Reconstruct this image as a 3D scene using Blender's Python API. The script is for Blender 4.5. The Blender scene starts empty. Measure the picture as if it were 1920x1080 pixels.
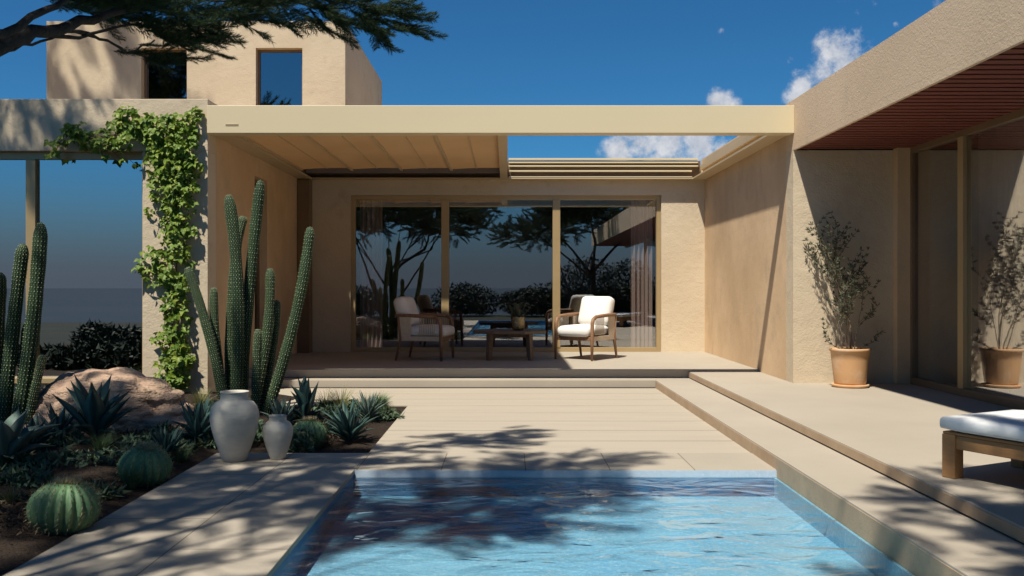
import bpy, bmesh, math, random
import numpy as np
from mathutils import Vector, Matrix, Euler
random.seed(7)
R = math.radians
sc = bpy.context.scene
col = sc.collection

# ------------------------------------------------------------------ camera
F = 1700.0; CH = 1.2
cam = bpy.data.cameras.new('camera'); co = bpy.data.objects.new('camera', cam); col.objects.link(co)
co.location = (0, 0, CH); co.rotation_euler = (R(90), 0, 0)
cam.sensor_width = 36; cam.lens = 36*F/1920; cam.shift_x = 10/1920; cam.shift_y = -2/1920
cam.clip_start = .05; cam.clip_end = 6000
sc.camera = co
# ------------------------------------------------------------------ sun + sky
LD = Vector((.285, .475, -1)).normalized()
SUN_EL = math.asin(-LD.z); SUN_ROT = math.atan2(-LD.x, -LD.y)
sun = bpy.data.lights.new('sun', 'SUN'); so = bpy.data.objects.new('sun', sun); col.objects.link(so)
sun.energy = 5.0; sun.angle = R(1.2); sun.color = (1, .945, .83)
so.rotation_euler = LD.to_track_quat('-Z', 'Y').to_euler(); so.location = (-10, -20, 30)
w = bpy.data.worlds.new('World'); sc.world = w; w.use_nodes = True
nt = w.node_tree; nt.nodes.clear()
def N(nt, t, **k):
    n = nt.nodes.new(t)
    for a, b in k.items():
        if a == 'i':
            for kk, v in b.items(): n.inputs[kk].default_value = v
        else: setattr(n, a, b)
    return n
def dirpx(px, py): return Vector((px-950, F, 538-py)).normalized()
def world():
    L = nt.links.new
    sky = N(nt, 'ShaderNodeTexSky', sky_type='NISHITA', sun_disc=False, sun_elevation=SUN_EL, sun_rotation=SUN_ROT % (2*math.pi), altitude=200, air_density=1.0, dust_density=.15, ozone_density=2.0)
    hs = N(nt, 'ShaderNodeMixRGB', blend_type='MULTIPLY', i={'Fac': 1, 'Color2': (.25, .75, 1.12, 1)})
    L(sky.outputs[0], hs.inputs['Color1'])
    tc = N(nt, 'ShaderNodeTexCoord')
    nz = N(nt, 'ShaderNodeTexNoise', noise_dimensions='3D', i={'Scale': 16, 'Detail': 9, 'Roughness': .62, 'Distortion': .25})
    L(tc.outputs['Generated'], nz.inputs['Vector'])
    nb = N(nt, 'ShaderNodeTexNoise', i={'Scale': 55, 'Detail': 6, 'Roughness': .65})
    L(tc.outputs['Generated'], nb.inputs['Vector'])
    acc = None
    # banks of cloud: direction, angular radius, weight
    blobs = [((1575, 108), 48, 1.0), ((1545, 135), 44, .9), ((1505, 160), 30, 1.0), ((1485, 185), 26, .9), ((1600, 150), 60, .6),
             ((1350, 190), 24, 1.0), ((1375, 196), 18, .7), ((1205, 268), 44, 1.0), ((1165, 288), 34, 1.), ((1255, 275), 44, .95), ((1310, 268), 48, .9),
             ((1230, 310), 70, .8), ((1350, 275), 40, .7), ((1380, 80), 22, .45), ((1455, 110), 24, .5), ((1480, 108), 20, .5), ((1620, -5), 40, .5), ((1352, 58), 12, .5), ((1677, 43), 16, .5), ((1435, 180), 14, .45),
             ((2100, 200), 120, .9), ((500, 420), 120, .7), ((-300, 350), 160, .8), ((1800, 60), 90, .6)]
    for (p, r, wt) in blobs:
        d = dirpx(*p)
        dist = N(nt, 'ShaderNodeVectorMath', operation='DISTANCE'); L(tc.outputs['Generated'], dist.inputs[0]); dist.inputs[1].default_value = d
        m = N(nt, 'ShaderNodeMapRange', i={'From Min': 0, 'From Max': r*1.68/F, 'To Min': wt, 'To Max': 0}); m.clamp = True
        L(dist.outputs['Value'], m.inputs['Value'])
        if acc is None: acc = m.outputs[0]
        else:
            a = N(nt, 'ShaderNodeMath', operation='MAXIMUM'); L(acc, a.inputs[0]); L(m.outputs[0], a.inputs[1]); acc = a.outputs[0]
    # density = blob + (noise-.5)*k
    s1 = N(nt, 'ShaderNodeMath', operation='MULTIPLY_ADD', i={1: 1.7, 2: -.85}); L(nz.outputs['Fac'], s1.inputs[0])
    s2 = N(nt, 'ShaderNodeMath', operation='MULTIPLY_ADD', i={1: .8, 2: -.4}); L(nb.outputs['Fac'], s2.inputs[0])
    s3 = N(nt, 'ShaderNodeMath', operation='ADD'); L(s1.outputs[0], s3.inputs[0]); L(s2.outputs[0], s3.inputs[1])
    s4 = N(nt, 'ShaderNodeMath', operation='ADD'); L(s3.outputs[0], s4.inputs[0]); L(acc, s4.inputs[1])
    cov = N(nt, 'ShaderNodeMapRange', i={'From Min': .38, 'From Max': .88}); cov.interpolation_type = 'SMOOTHSTEP'; L(s4.outputs[0], cov.inputs['Value'])
    gate = N(nt, 'ShaderNodeMapRange', i={'From Min': .0, 'From Max': .12}); L(acc, gate.inputs['Value'])
    cg = N(nt, 'ShaderNodeMath', operation='MULTIPLY'); L(cov.outputs[0], cg.inputs[0]); L(gate.outputs[0], cg.inputs[1])
    cm = N(nt, 'ShaderNodeMath', operation='MULTIPLY', i={1: .93}); L(cg.outputs[0], cm.inputs[0])
    ramp = N(nt, 'ShaderNodeMapRange', i={'From Min': .3, 'From Max': .7}); L(nb.outputs['Fac'], ramp.inputs['Value'])
    cc = N(nt, 'ShaderNodeMixRGB', i={'Color1': (6.2, 6.8, 8.0, 1), 'Color2': (10.5, 10.6, 11, 1)}); L(ramp.outputs[0], cc.inputs['Fac'])
    mx = N(nt, 'ShaderNodeMixRGB'); L(cm.outputs[0], mx.inputs['Fac']); L(hs.outputs[0], mx.inputs['Color1']); L(cc.outputs[0], mx.inputs['Color2'])
    sp = N(nt, 'ShaderNodeSeparateXYZ'); L(tc.outputs['Generated'], sp.inputs[0])
    el = N(nt, 'ShaderNodeMapRange', i={'From Min': .150, 'From Max': .0}); el.interpolation_type = 'SMOOTHSTEP'; L(sp.outputs['Z'], el.inputs['Value'])
    az = N(nt, 'ShaderNodeMapRange', i={'From Min': .1, 'From Max': -.35}); L(sp.outputs['Y'], az.inputs['Value'])
    eb = N(nt, 'ShaderNodeMath', operation='MULTIPLY'); L(el.outputs[0], eb.inputs[0]); L(az.outputs[0], eb.inputs[1])
    bank = N(nt, 'ShaderNodeMixRGB', i={'Color2': (1.95, 2.4, 3.0, 1)}); L(eb.outputs[0], bank.inputs['Fac']); L(mx.outputs[0], bank.inputs['Color1']); mx = bank
    bg = N(nt, 'ShaderNodeBackground', i={'Strength': .057}); L(mx.outputs[0], bg.inputs['Color'])
    out = N(nt, 'ShaderNodeOutputWorld'); L(bg.outputs[0], out.inputs[0])
world()
sc.view_settings.view_transform = 'Standard'; sc.view_settings.look = 'None'; sc.view_settings.gamma = 1; sc.view_settings.exposure = .30
sc.cycles.use_denoising = True; sc.cycles.max_bounces = 8; sc.cycles.diffuse_bounces = 3; sc.cycles.transparent_max_bounces = 12
sc.cycles.sample_clamp_indirect = 4; sc.cycles.caustics_reflective = False; sc.cycles.caustics_refractive = False

def at(px, py, Y): return Vector(((px-950)/F*Y, Y, CH-(py-538)/F*Y))

# ------------------------------------------------------------------ materials
def new_mat(name):
    m = bpy.data.materials.new(name); m.use_nodes = True; t = m.node_tree
    return m, t, t.nodes['Principled BSDF'], t.links.new
def c4(c): return (c[0], c[1], c[2], 1)
def coords(t, scale=(1, 1, 1)):
    tc = N(t, 'ShaderNodeTexCoord'); mp = N(t, 'ShaderNodeMapping'); mp.inputs['Scale'].default_value = scale
    t.links.new(tc.outputs['Object'], mp.inputs['Vector']); return mp.outputs[0]
def surf(name, c1, c2=None, rough=.8, vscale=1.2, bumps=((60, .3, .004),), stretch=(1, 1, 1), spec=.3, detail=6, c3=None, s3=6, w3=(.55, .75), metallic=0, trans=0):
    m, t, p, L = new_mat(name)
    c2 = c2 or tuple(x*.85 for x in c1)
    v = coords(t, stretch)
    n = N(t, 'ShaderNodeTexNoise', i={'Scale': vscale, 'Detail': detail, 'Roughness': .6}); L(v, n.inputs['Vector'])
    r = N(t, 'ShaderNodeMapRange', i={'From Min': .32, 'From Max': .68}); L(n.outputs['Fac'], r.inputs['Value'])
    mx = N(t, 'ShaderNodeMixRGB', i={'Color1': c4(c1), 'Color2': c4(c2)}); L(r.outputs[0], mx.inputs['Fac'])
    out = mx.outputs[0]
    if c3:
        n3 = N(t, 'ShaderNodeTexNoise', i={'Scale': s3, 'Detail': 8, 'Roughness': .7}); L(v, n3.inputs['Vector'])
        r3 = N(t, 'ShaderNodeMapRange', i={'From Min': w3[0], 'From Max': w3[1]}); L(n3.outputs['Fac'], r3.inputs['Value'])
        m3 = N(t, 'ShaderNodeMixRGB', i={'Color2': c4(c3)}); L(r3.outputs[0], m3.inputs['Fac']); L(out, m3.inputs['Color1']); out = m3.outputs[0]
    L(out, p.inputs['Base Color'])
    p.inputs['Roughness'].default_value = rough; p.inputs['Specular IOR Level'].default_value = spec; p.inputs['Metallic'].default_value = metallic
    prev = None
    for (s, st, d) in bumps:
        bn = N(t, 'ShaderNodeTexNoise', i={'Scale': s, 'Detail': 4, 'Roughness': .6}); L(v, bn.inputs['Vector'])
        b = N(t, 'ShaderNodeBump', i={'Strength': st, 'Distance': d}); L(bn.outputs['Fac'], b.inputs['Height'])
        if prev: L(prev, b.inputs['Normal'])
        prev = b.outputs[0]
    if prev: L(prev, p.inputs['Normal'])
    if trans:
        tr = N(t, 'ShaderNodeBsdfTranslucent'); L(out, tr.inputs['Color'])
        ms = N(t, 'ShaderNodeMixShader', i={'Fac': trans}); L(p.outputs[0], ms.inputs[1]); L(tr.outputs[0], ms.inputs[2])
        L(ms.outputs[0], t.nodes['Material Output'].inputs['Surface'])
    return m
M = {}
PL1, PL2, PL3 = (.66, .55, .395), (.56, .45, .315), (.45, .355, .25)
M['plaster'] = surf('plaster', PL1, PL2, .92, .7, ((9, .25, .03), (55, .55, .008), (160, .5, .003)), c3=PL3, s3=2.2, w3=(.56, .8))
M['stucco'] = surf('stucco', (.72, .54, .37), (.63, .47, .32), .92, .9, ((30, .22, .012), (70, .55, .008), (160, .5, .004)), c3=(.50, .40, .31), s3=1.6, w3=(.58, .74))
M['smooth_plaster'] = surf('smooth_plaster', (.72, .515, .32), (.57, .395, .235), .88, 1.1, ((4, .25, .03), (45, .4, .006), (150, .3, .002)), stretch=(1, 1, .85), c3=(.50, .375, .25), s3=3.2, w3=(.52, .78))
M['paving'] = surf('paving', (.43, .375, .30), (.375, .325, .26), .75, .8, ((3, .1, .01), (90, .15, .002)), c3=(.38, .335, .27), s3=3, w3=(.55, .8))
M['riser'] = surf('riser', (.50, .365, .235), (.40, .28, .18), .85, 3, ((80, .4, .004), (200, .4, .002)), c3=(.36, .29, .21), s3=14, w3=(.5, .75))
M['board'] = surf('board', (.445, .385, .305), (.405, .35, .275), .7, 1.5, ((30, .12, .002),), stretch=(.6, 6, 1))
M['grout'] = surf('grout', (.10, .08, .06), (.07, .055, .04), .95, 12)
M['beam_paint'] = surf('beam_paint', (.70, .585, .375), (.68, .565, .36), .45, .5, ((200, .04, .001),), spec=.4)
M['louver_paint'] = surf('louver_paint', (.58, .44, .27), (.53, .40, .24), .55, 1.2, ((200, .04, .001),), spec=.3)
M['louver_cloth'] = surf('louver_cloth', (.70, .50, .30), (.64, .45, .26), .7, 1.2, ((200, .04, .001),), spec=.2, trans=.24)
M['bronze'] = surf('bronze', (.46, .33, .17), (.42, .30, .15), .38, 2, ((300, .03, .001),), spec=.5, metallic=.25)
M['dark_bronze'] = surf('dark_bronze', (.20, .13, .075), (.17, .11, .06), .45, 2, ((300, .03, .001),), spec=.4)
M['dark'] = surf('dark', (.012, .011, .010), (.02, .018, .016), .9)
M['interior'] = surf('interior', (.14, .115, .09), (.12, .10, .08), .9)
M['soffit_wood'] = surf('soffit_wood', (.21, .060, .040), (.14, .040, .028), .6, 2.5, ((60, .2, .003),), stretch=(1, 8, 8), spec=.3)
M['teak'] = surf('teak', (.40, .21, .085), (.30, .15, .06), .5, 3, ((60, .2, .002),), stretch=(1.2, 8, 8), spec=.35)
M['oak'] = surf('oak', (.30, .165, .09), (.20, .105, .055), .5, 5, ((60, .2, .002),), stretch=(5, 5, 1), spec=.35)
M['greywood'] = surf('greywood', (.22, .15, .10), (.15, .10, .07), .6, 4, ((60, .3, .003),), stretch=(1, 7, 7), spec=.3)
M['cushion'] = surf('cushion', (.80, .77, .72), (.76, .73, .68), .95, 3, ((400, .25, .001), (6, .25, .02)), spec=.1)
M['rope'] = surf('rope', (.60, .50, .38), (.5, .41, .31), .9, 30, ((250, .6, .003),), spec=.1)
M['white_vinyl'] = surf('white_vinyl', (.80, .80, .79), (.77, .77, .76), .7, 2, ((5, .2, .02),), spec=.2)
M['terracotta'] = surf('terracotta', (.60, .35, .17), (.52, .28, .13), .75, 5, ((40, .15, .003),), c3=(.68, .50, .33), s3=5, w3=(.45, .75))
M['ceramic'] = surf('ceramic', (.62, .58, .50), (.52, .49, .42), .75, 6, ((16, .35, .01), (90, .4, .003)), stretch=(1, 1, 3), c3=(.62, .58, .50), s3=10, w3=(.5, .7))
M['mulch'] = surf('mulch', (.055, .036, .024), (.028, .019, .013), .95, 40, ((30, 1, .05), (90, 1, .02)), c3=(.12, .075, .045), s3=70, w3=(.55, .7))
M['ground'] = surf('ground', (.025, .028, .018), (.015, .02, .011), .95, .4, ((4, .6, .1),))
M['pebble'] = surf('pebble', (.30, .28, .25), (.18, .16, .15), .9, 60, ((90, 1, .01),))
M['rock'] = surf('rock', (.54, .38, .26), (.38, .25, .18), .9, 2.2, ((2.5, .6, .15), (9, .7, .05), (40, .6, .012)), stretch=(1, 1, 2.2), c3=(.17, .11, .08), s3=3.2, w3=(.56, .72))
M['bark'] = surf('bark', (.062, .05, .043), (.034, .028, .024), .95, 18, ((30, 1, .02), (80, .7, .006)), stretch=(1, 1, .35))
M['needles'] = surf('needles', (.042, .072, .028), (.024, .046, .022), .6, 2, ((10, 0, .001),), spec=.25, trans=.18)
M['vine_leaf'] = surf('vine_leaf', (.18, .28, .025), (.08, .15, .018), .5, 5, ((10, 0, .001),), spec=.4, c3=(.32, .38, .06), s3=11, w3=(.5, .62), trans=.3)
M['vine_stem'] = surf('vine_stem', (.16, .11, .06), None, .9)
M['olive_leaf'] = surf('olive_leaf', (.062, .072, .042), (.11, .12, .075), .6, 6, ((10, 0, .001),), spec=.3, trans=.1)
M['twig'] = surf('twig', (.22, .17, .12), (.15, .11, .08), .9, 20)
M['agave'] = surf('agave', (.062, .125, .105), (.040, .090, .080), .5, 4, ((40, .1, .003),), spec=.35, c3=(.085, .15, .12), s3=5, w3=(.5, .7))
M['grey_agave'] = surf('grey_agave', (.14, .20, .165), (.095, .15, .13), .55, 4, ((40, .1, .003),), spec=.3)
M['cactus'] = surf('cactus', (.030, .058, .026), (.018, .040, .018), .65, 4, ((60, .5, .004),), spec=.3)
M['areole'] = surf('areole', (.50, .53, .30), (.34, .39, .21), .85, 20)
M['barrel'] = surf('barrel', (.14, .25, .12), (.095, .19, .095), .55, 5, ((50, .3, .003),), spec=.35, c3=(.22, .31, .14), s3=8, w3=(.5, .7))
M['spine'] = surf('spine', (.60, .50, .30), (.42, .32, .18), .7, 30)
M['dry_grass'] = surf('dry_grass', (.30, .28, .13), (.20, .22, .09), .8, 3, ((10, 0, .001),), trans=.2)
M['green_grass'] = surf('green_grass', (.16, .22, .10), (.10, .16, .07), .8, 3, ((10, 0, .001),), trans=.2)
M['chips'] = surf('chips', (.13, .085, .05), (.05, .034, .022), .95, 25, ((10, 0, .001),), c3=(.24, .18, .11), s3=60, w3=(.55, .7))
M['cover_leaf'] = surf('cover_leaf', (.11, .16, .09), (.065, .11, .065), .7, 5, ((10, 0, .001),), c3=(.17, .17, .08), s3=9, w3=(.55, .7))
M['hedge_leaf'] = surf('hedge_leaf', (.03, .05, .025), (.02, .035, .02), .7, 2, ((10, 0, .001),))
M['curtain'] = surf('curtain', (.72, .58, .52), (.68, .54, .48), .95, 3, ((200, .1, .002),), trans=.25)
M['gold_glass'] = surf('gold_glass', (.45, .36, .2), (.2, .15, .08), .25, 40, ((60, 1, .01),), metallic=.8, spec=.6)
M['pool_plaster'] = surf('pool_plaster', (.245, .47, .62), (.185, .40, .57), .7, 2.5, ((12, .3, .01),), c3=(.38, .58, .70), s3=45, w3=(.5, .65))
M['pool_wall'] = surf('pool_wall', (.07, .20, .37), (.05, .16, .31), .5, 14, ((60, .3, .003),), c3=(.09, .15, .27), s3=50, w3=(.5, .65))
M['pool_tile'] = surf('pool_tile', (.52, .60, .68), (.42, .52, .62), .4, 20, ((60, .3, .003),), c3=(.55, .62, .70), s3=40, w3=(.5, .6))
def paving_slabs():
    m = M['paving'].copy(); m.name = 'paving_slabs'; t = m.node_tree; L = t.links.new; p = t.nodes['Principled BSDF']
    v = coords(t); br = N(t, 'ShaderNodeTexBrick', offset=.5, i={'Scale': 1.0, 'Mortar Size': .004, 'Mortar Smooth': .1, 'Brick Width': 1.1, 'Row Height': .555, 'Color1': (1, 1, 1, 1), 'Color2': (.955, .955, .955, 1), 'Mortar': (.45, .42, .38, 1)})
    mp = N(t, 'ShaderNodeMapping'); mp.inputs['Rotation'].default_value = (0, 0, R(90)); mp.inputs['Location'].default_value = (.3, .43, 0)
    L(v, mp.inputs['Vector']); L(mp.outputs[0], br.inputs['Vector'])
    src = p.inputs['Base Color'].links[0].from_socket
    mx = N(t, 'ShaderNodeMixRGB', blend_type='MULTIPLY', i={'Fac': 1}); L(src, mx.inputs['Color1']); L(br.outputs['Color'], mx.inputs['Color2']); L(mx.outputs[0], p.inputs['Base Color'])
    return m
M['slabs'] = paving_slabs()
def glass(name, refl, tint, rough=0.0):
    m, t, p, L = new_mat(name); t.nodes.remove(p)
    g = N(t, 'ShaderNodeBsdfGlossy', i={'Roughness': rough, 'Color': (.93, .96, 1, 1)})
    tr = N(t, 'ShaderNodeBsdfTransparent', i={'Color': c4(tint)})
    fr = N(t, 'ShaderNodeLayerWeight', i={'Blend': .5}); pw = N(t, 'ShaderNodeMath', operation='POWER', i={1: 4.0}); L(fr.outputs['Facing'], pw.inputs[0])
    a = N(t, 'ShaderNodeMapRange', i={'From Min': 0, 'From Max': 1, 'To Min': refl, 'To Max': 1}); L(pw.outputs[0], a.inputs['Value'])
    ms = N(t, 'ShaderNodeMixShader'); L(a.outputs[0], ms.inputs['Fac']); L(tr.outputs[0], ms.inputs[1]); L(g.outputs[0], ms.inputs[2])
    L(ms.outputs[0], t.nodes['Material Output'].inputs['Surface']); return m
M['glass_front'] = glass('glass_front', .58, (.30, .31, .32))
M['glass_door'] = glass('glass_door', .23, (.96, .95, .94))
M['glass_side'] = glass('glass_side', .38, (.97, .95, .93))
M['glass_upper'] = glass('glass_upper', .32, (.25, .26, .28))
def water_mat():
    m, t, p, L = new_mat('pool_water'); t.nodes.remove(p)
    v = coords(t, (1, 1.7, 1))
    n1 = N(t, 'ShaderNodeTexNoise', i={'Scale': 2.6, 'Detail': 2, 'Roughness': .5, 'Distortion': .6}); L(v, n1.inputs['Vector'])
    n2 = N(t, 'ShaderNodeTexNoise', i={'Scale': 11, 'Detail': 3, 'Roughness': .55, 'Distortion': .5}); L(v, n2.inputs['Vector'])
    b1 = N(t, 'ShaderNodeBump', i={'Strength': .7, 'Distance': .048}); L(n1.outputs['Fac'], b1.inputs['Height'])
    b2 = N(t, 'ShaderNodeBump', i={'Strength': .5, 'Distance': .007}); L(n2.outputs['Fac'], b2.inputs['Height']); L(b1.outputs[0], b2.inputs['Normal'])
    fr = N(t, 'ShaderNodeFresnel', i={'IOR': 1.6}); L(b2.outputs[0], fr.inputs['Normal'])
    g = N(t, 'ShaderNodeBsdfGlossy', i={'Roughness': .02, 'Color': (1, 1, 1, 1)}); L(b2.outputs[0], g.inputs['Normal'])
    tr = N(t, 'ShaderNodeBsdfTransparent', i={'Color': (.84, .95, .98, 1)})
    ms = N(t, 'ShaderNodeMixShader'); L(fr.outputs[0], ms.inputs['Fac']); L(tr.outputs[0], ms.inputs[1]); L(g.outputs[0], ms.inputs[2])
    L(ms.outputs[0], t.nodes['Material Output'].inputs['Surface']); return m
M['water'] = water_mat()
M['sea'] = surf('sea', (.058, .076, .098), (.050, .068, .090), 1, .02, ((.3, .2, .3),), spec=0)

# ------------------------------------------------------------------ mesh helpers
class MB:
    def __init__(s): s.v = []; s.f = []; s.mi = []; s.cur = 0
    def add(s, vs, fs):
        o = len(s.v); s.v += [tuple(p) for p in vs]; s.f += [tuple(i+o for i in f) for f in fs]; s.mi += [s.cur]*len(fs)
    def box(s, x0, x1, y0, y1, z0, z1, M4=None):
        vs = [Vector((x, y, z)) for x in (x0, x1) for y in (y0, y1) for z in (z0, z1)]
        if M4: vs = [M4 @ p for p in vs]
        s.add(vs, [(0, 1, 3, 2), (4, 6, 7, 5), (0, 4, 5, 1), (2, 3, 7, 6), (0, 2, 6, 4), (1, 5, 7, 3)])
    def tube(s, pts, rs, n=8, cap=True):
        pts = [Vector(p) for p in pts]
        if not hasattr(rs, '__len__'): rs = [rs]*len(pts)
        vs = []; prev = None
        for i, p in enumerate(pts):
            t = (pts[min(i+1, len(pts)-1)]-pts[max(i-1, 0)])
            t = t.normalized() if t.length > 1e-9 else Vector((0, 0, 1))
            if prev is None: a = t.cross(Vector((0, 0, 1)) if abs(t.z) < .9 else Vector((1, 0, 0))).normalized()
            else:
                a = prev-t*prev.dot(t); a = a.normalized() if a.length > 1e-6 else prev
            prev = a; b = t.cross(a)
            for k in range(n):
                th = 2*math.pi*k/n; vs.append(p+(a*math.cos(th)+b*math.sin(th))*rs[i])
        fs = [(i*n+k, i*n+(k+1) % n, (i+1)*n+(k+1) % n, (i+1)*n+k) for i in range(len(pts)-1) for k in range(n)]
        if cap: fs += [tuple(range(n-1, -1, -1)), tuple(range((len(pts)-1)*n, len(pts)*n))]
        s.add(vs, fs)
    def lathe(s, prof, c=(0, 0, 0), n=40, wob=0):
        vs = []
        for (r, z) in prof:
            for k in range(n):
                th = 2*math.pi*k/n; rr = r*(1+wob*math.sin(2*th+z*9))
                vs.append((c[0]+rr*math.cos(th), c[1]+rr*math.sin(th), c[2]+z))
        fs = [(i*n+k, i*n+(k+1) % n, (i+1)*n+(k+1) % n, (i+1)*n+k) for i in range(len(prof)-1) for k in range(n)]
        s.add(vs, fs)
    def build(s, name, mat, parent=None, smooth=False, bevel=0, seg=2, sub=0, loc=None):
        me = bpy.data.meshes.new(name); me.from_pydata(s.v, [], s.f); me.validate()
        ms = mat if isinstance(mat, (list, tuple)) else [mat]
        for m in ms: me.materials.append(m)
        if len(ms) > 1: me.polygons.foreach_set('material_index', s.mi)
        if bevel or sub:
            bm = bmesh.new(); bm.from_mesh(me); bmesh.ops.recalc_face_normals(bm, faces=bm.faces)
            if bevel: bmesh.ops.bevel(bm, geom=[e for e in bm.edges if e.is_manifold and e.calc_face_angle(0) > .5], offset=bevel, segments=seg, affect='EDGES', profile=.5, clamp_overlap=True)
            bm.to_mesh(me); bm.free()
        if smooth: me.polygons.foreach_set('use_smooth', [True]*len(me.polygons))
        o = bpy.data.objects.new(name, me); col.objects.link(o)
        if parent: o.parent = parent
        if loc is not None: o.location = loc
        return o
def tag(o, label=None, cat=None, group=None, kind=None):
    if label: o['label'] = label
    if cat: o['category'] = cat
    if group: o['group'] = group
    if kind: o['kind'] = kind
    return o
def empty(name, loc=(0, 0, 0), rz=0):
    o = bpy.data.objects.new(name, None); col.objects.link(o); o.location = loc; o.rotation_euler = (0, 0, rz); o.empty_display_size = .1
    return o
def cushion_box(x0, x1, y0, y1, z0, z1, puff=.03, n=10, m4=None, corner=.35):
    """soft box: grid faces pushed out in the middle, edges rounded"""
    mb = MB(); cx, cy, cz = (x0+x1)/2, (y0+y1)/2, (z0+z1)/2; hx, hy, hz = (x1-x0)/2, (y1-y0)/2, (z1-z0)/2
    idx = {}; vs = []; fs = []
    def P(i, j, k):
        key = (i, j, k)
        if key in idx: return idx[key]
        u, v, w_ = 2*i/n-1, 2*j/n-1, 2*k/4-1
        rad = min(hx, hy, hz)*.8
        p = Vector((u*hx, v*hy, w_*hz))
        q = Vector((max(-hx+rad, min(hx-rad, p.x)), max(-hy+rad, min(hy-rad, p.y)), max(-hz+rad, min(hz-rad, p.z))))
        d = p-q
        if d.length > 1e-9: p = q+d.normalized()*rad
        bulge = (1-u*u)*(1-v*v)
        p.z += math.copysign(puff*bulge, w_) if w_ else 0
        idx[key] = len(vs); q = Vector((cx, cy, cz))+p; vs.append(m4 @ q if m4 else q); return idx[key]
    for i in range(n):
        for j in range(n):
            fs.append((P(i, j, 4), P(i+1, j, 4), P(i+1, j+1, 4), P(i, j+1, 4))); fs.append((P(i, j, 0), P(i, j+1, 0), P(i+1, j+1, 0), P(i+1, j, 0)))
    for i in range(n):
        for k in range(4):
            fs.append((P(i, 0, k), P(i+1, 0, k), P(i+1, 0, k+1), P(i, 0, k+1))); fs.append((P(i, n, k), P(i, n, k+1), P(i+1, n, k+1), P(i+1, n, k)))
            fs.append((P(0, i, k), P(0, i, k+1), P(0, i+1, k+1), P(0, i+1, k))); fs.append((P(n, i, k), P(n, i+1, k), P(n, i+1, k+1), P(n, i, k+1)))
    mb.add(vs, fs); return mb

# ------------------------------------------------------------------ ground, sea, paving
Z1, Z2, Z3 = .09, .168, .189
YF, YB = 9.74, 14.1          # front plane of the wings, rear wall of the patio
XL, XR = -3.21, 3.08         # inner wall faces of the patio
XG = 4.29                    # glazing of the right wing
S1, S2 = 1.775, 2.22
PY = 5.96; PXL = -1.0
def struct(name, mb, mat, bevel=0, label=None):
    o = mb.build(name, mat, bevel=bevel); o['kind'] = 'structure'
    if label: o['label'] = label
    return o
g = MB()
def quad(mb, x0, x1, y0, y1, z): mb.add([(x0, y0, z), (x1, y0, z), (x1, y1, z), (x0, y1, z)], [(0, 1, 2, 3)])
quad(g, -3000, 3000, 9.9, 3000, -.12); quad(g, -3000, PXL-.4, -14, 9.9, -.12); quad(g, S1+.3, 3000, -14, 9.9, -.12); quad(g, PXL-.4, S1+.3, -14, -4.2, -.12)
struct('ground', g, M['ground'])
s_ = MB(); quad(s_, -3000, 3000, -3000, -14, -3.5); struct('sea', s_, M['sea'])
# planting bed, slightly mounded sheet
gb = MB(); nx, ny = 70, 90; vs = []
def bedz(x, y): return -.03+.035*math.sin(x*1.7+1)*math.sin(y*1.3)+.012*math.sin(x*9+y*4)*math.cos(y*8-x*3) + (.10 if x < -2.6 else .10*max(0, (-2.1-x)/.5) if x < -2.1 else 0)*.8
def bed_sheet(x0, x1, y0, y1, nx, ny):
    vs = [(x0+(x1-x0)*i/nx, y0+(y1-y0)*j/ny, bedz(x0+(x1-x0)*i/nx, y0+(y1-y0)*j/ny)) for j in range(ny+1) for i in range(nx+1)]
    gb.add(vs, [(j*(nx+1)+i, j*(nx+1)+i+1, (j+1)*(nx+1)+i+1, (j+1)*(nx+1)+i) for j in range(ny) for i in range(nx)])
bed_sheet(-9, -2.1, -3, 9.9, 90, 140); bed_sheet(-2.1, -1.0, 6.56, 9.2, 20, 30)
o = gb.build('planting_bed', M['mulch'], smooth=True); o['kind'] = 'structure'
# path + coping (z=0)
p = MB(); p.box(-2.1, PXL, -4, 6.555, -.03, 0); p.box(-2.1, PXL-.02, -4, 6.555, -.25, -.03); p.box(PXL, S1, PY, 6.555, -.03, 0); p.box(PXL, S1, PY+.004, 6.555, -.25, -.03)
struct('pool_path', p, M['slabs'], bevel=.004)
# deck boards
b = MB(); Y = 6.563; edges = []
while Y < 10.75:
    y1 = min(Y+.4963, 10.795); edges.append((Y, y1)); Y += .5253
for (a, c) in edges:
    b.box((-3.2 if a > 9.1 else -1.0), S1-.006, a, c, -.05, .0)
struct('deck', b, M['board'], bevel=.003)
ub = MB(); ub.box(-3.2, S1, 9.3, 10.79, -.15, -.004); ub.box(-.99, S1, 6.565, 9.3, -.15, -.004); struct('deck_base', ub, M['grout'])
# steps, patio, terrace : slab over a recessed shadow gap
st = MB(); st.box(S1, S2+.1, -4, 10.8, .0, Z1); st.box(-3.2, S2+.1, 10.8, 11.2, 0, Z1)
struct('pool_step', st, [M['paving']], bevel=.004)
rs = MB(); rs.box(S1-.004, S1, -4, 10.795, -.3, Z1-.012); struct('step_riser', rs, M['riser'])
te = MB(); te.box(S2, XG+.05, -4, YF, Z1+.008, Z2); te.box(S2, XR, YF, 11.068, Z1+.008, Z2)
struct('terrace', te, M['paving'], bevel=.004)
tb = MB(); tb.box(S2+.03, XG, -4, 11.0, -.1, Z1+.01); struct('terrace_base', tb, M['dark'])
tr = MB(); tr.box(S2-.004, S2, -4, 11.06, Z1+.012, Z2-.010); struct('terrace_riser', tr, M['riser'])
pa = MB(); pa.box(XL, XR, 11.07, YB+.1, Z1+.006, Z3); struct('patio', pa, M['paving'], bevel=.003)
pb = MB(); pb.box(XL, XR, 11.10, YB, 0, Z1+.01); struct('patio_base', pb, M['dark'])
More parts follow.
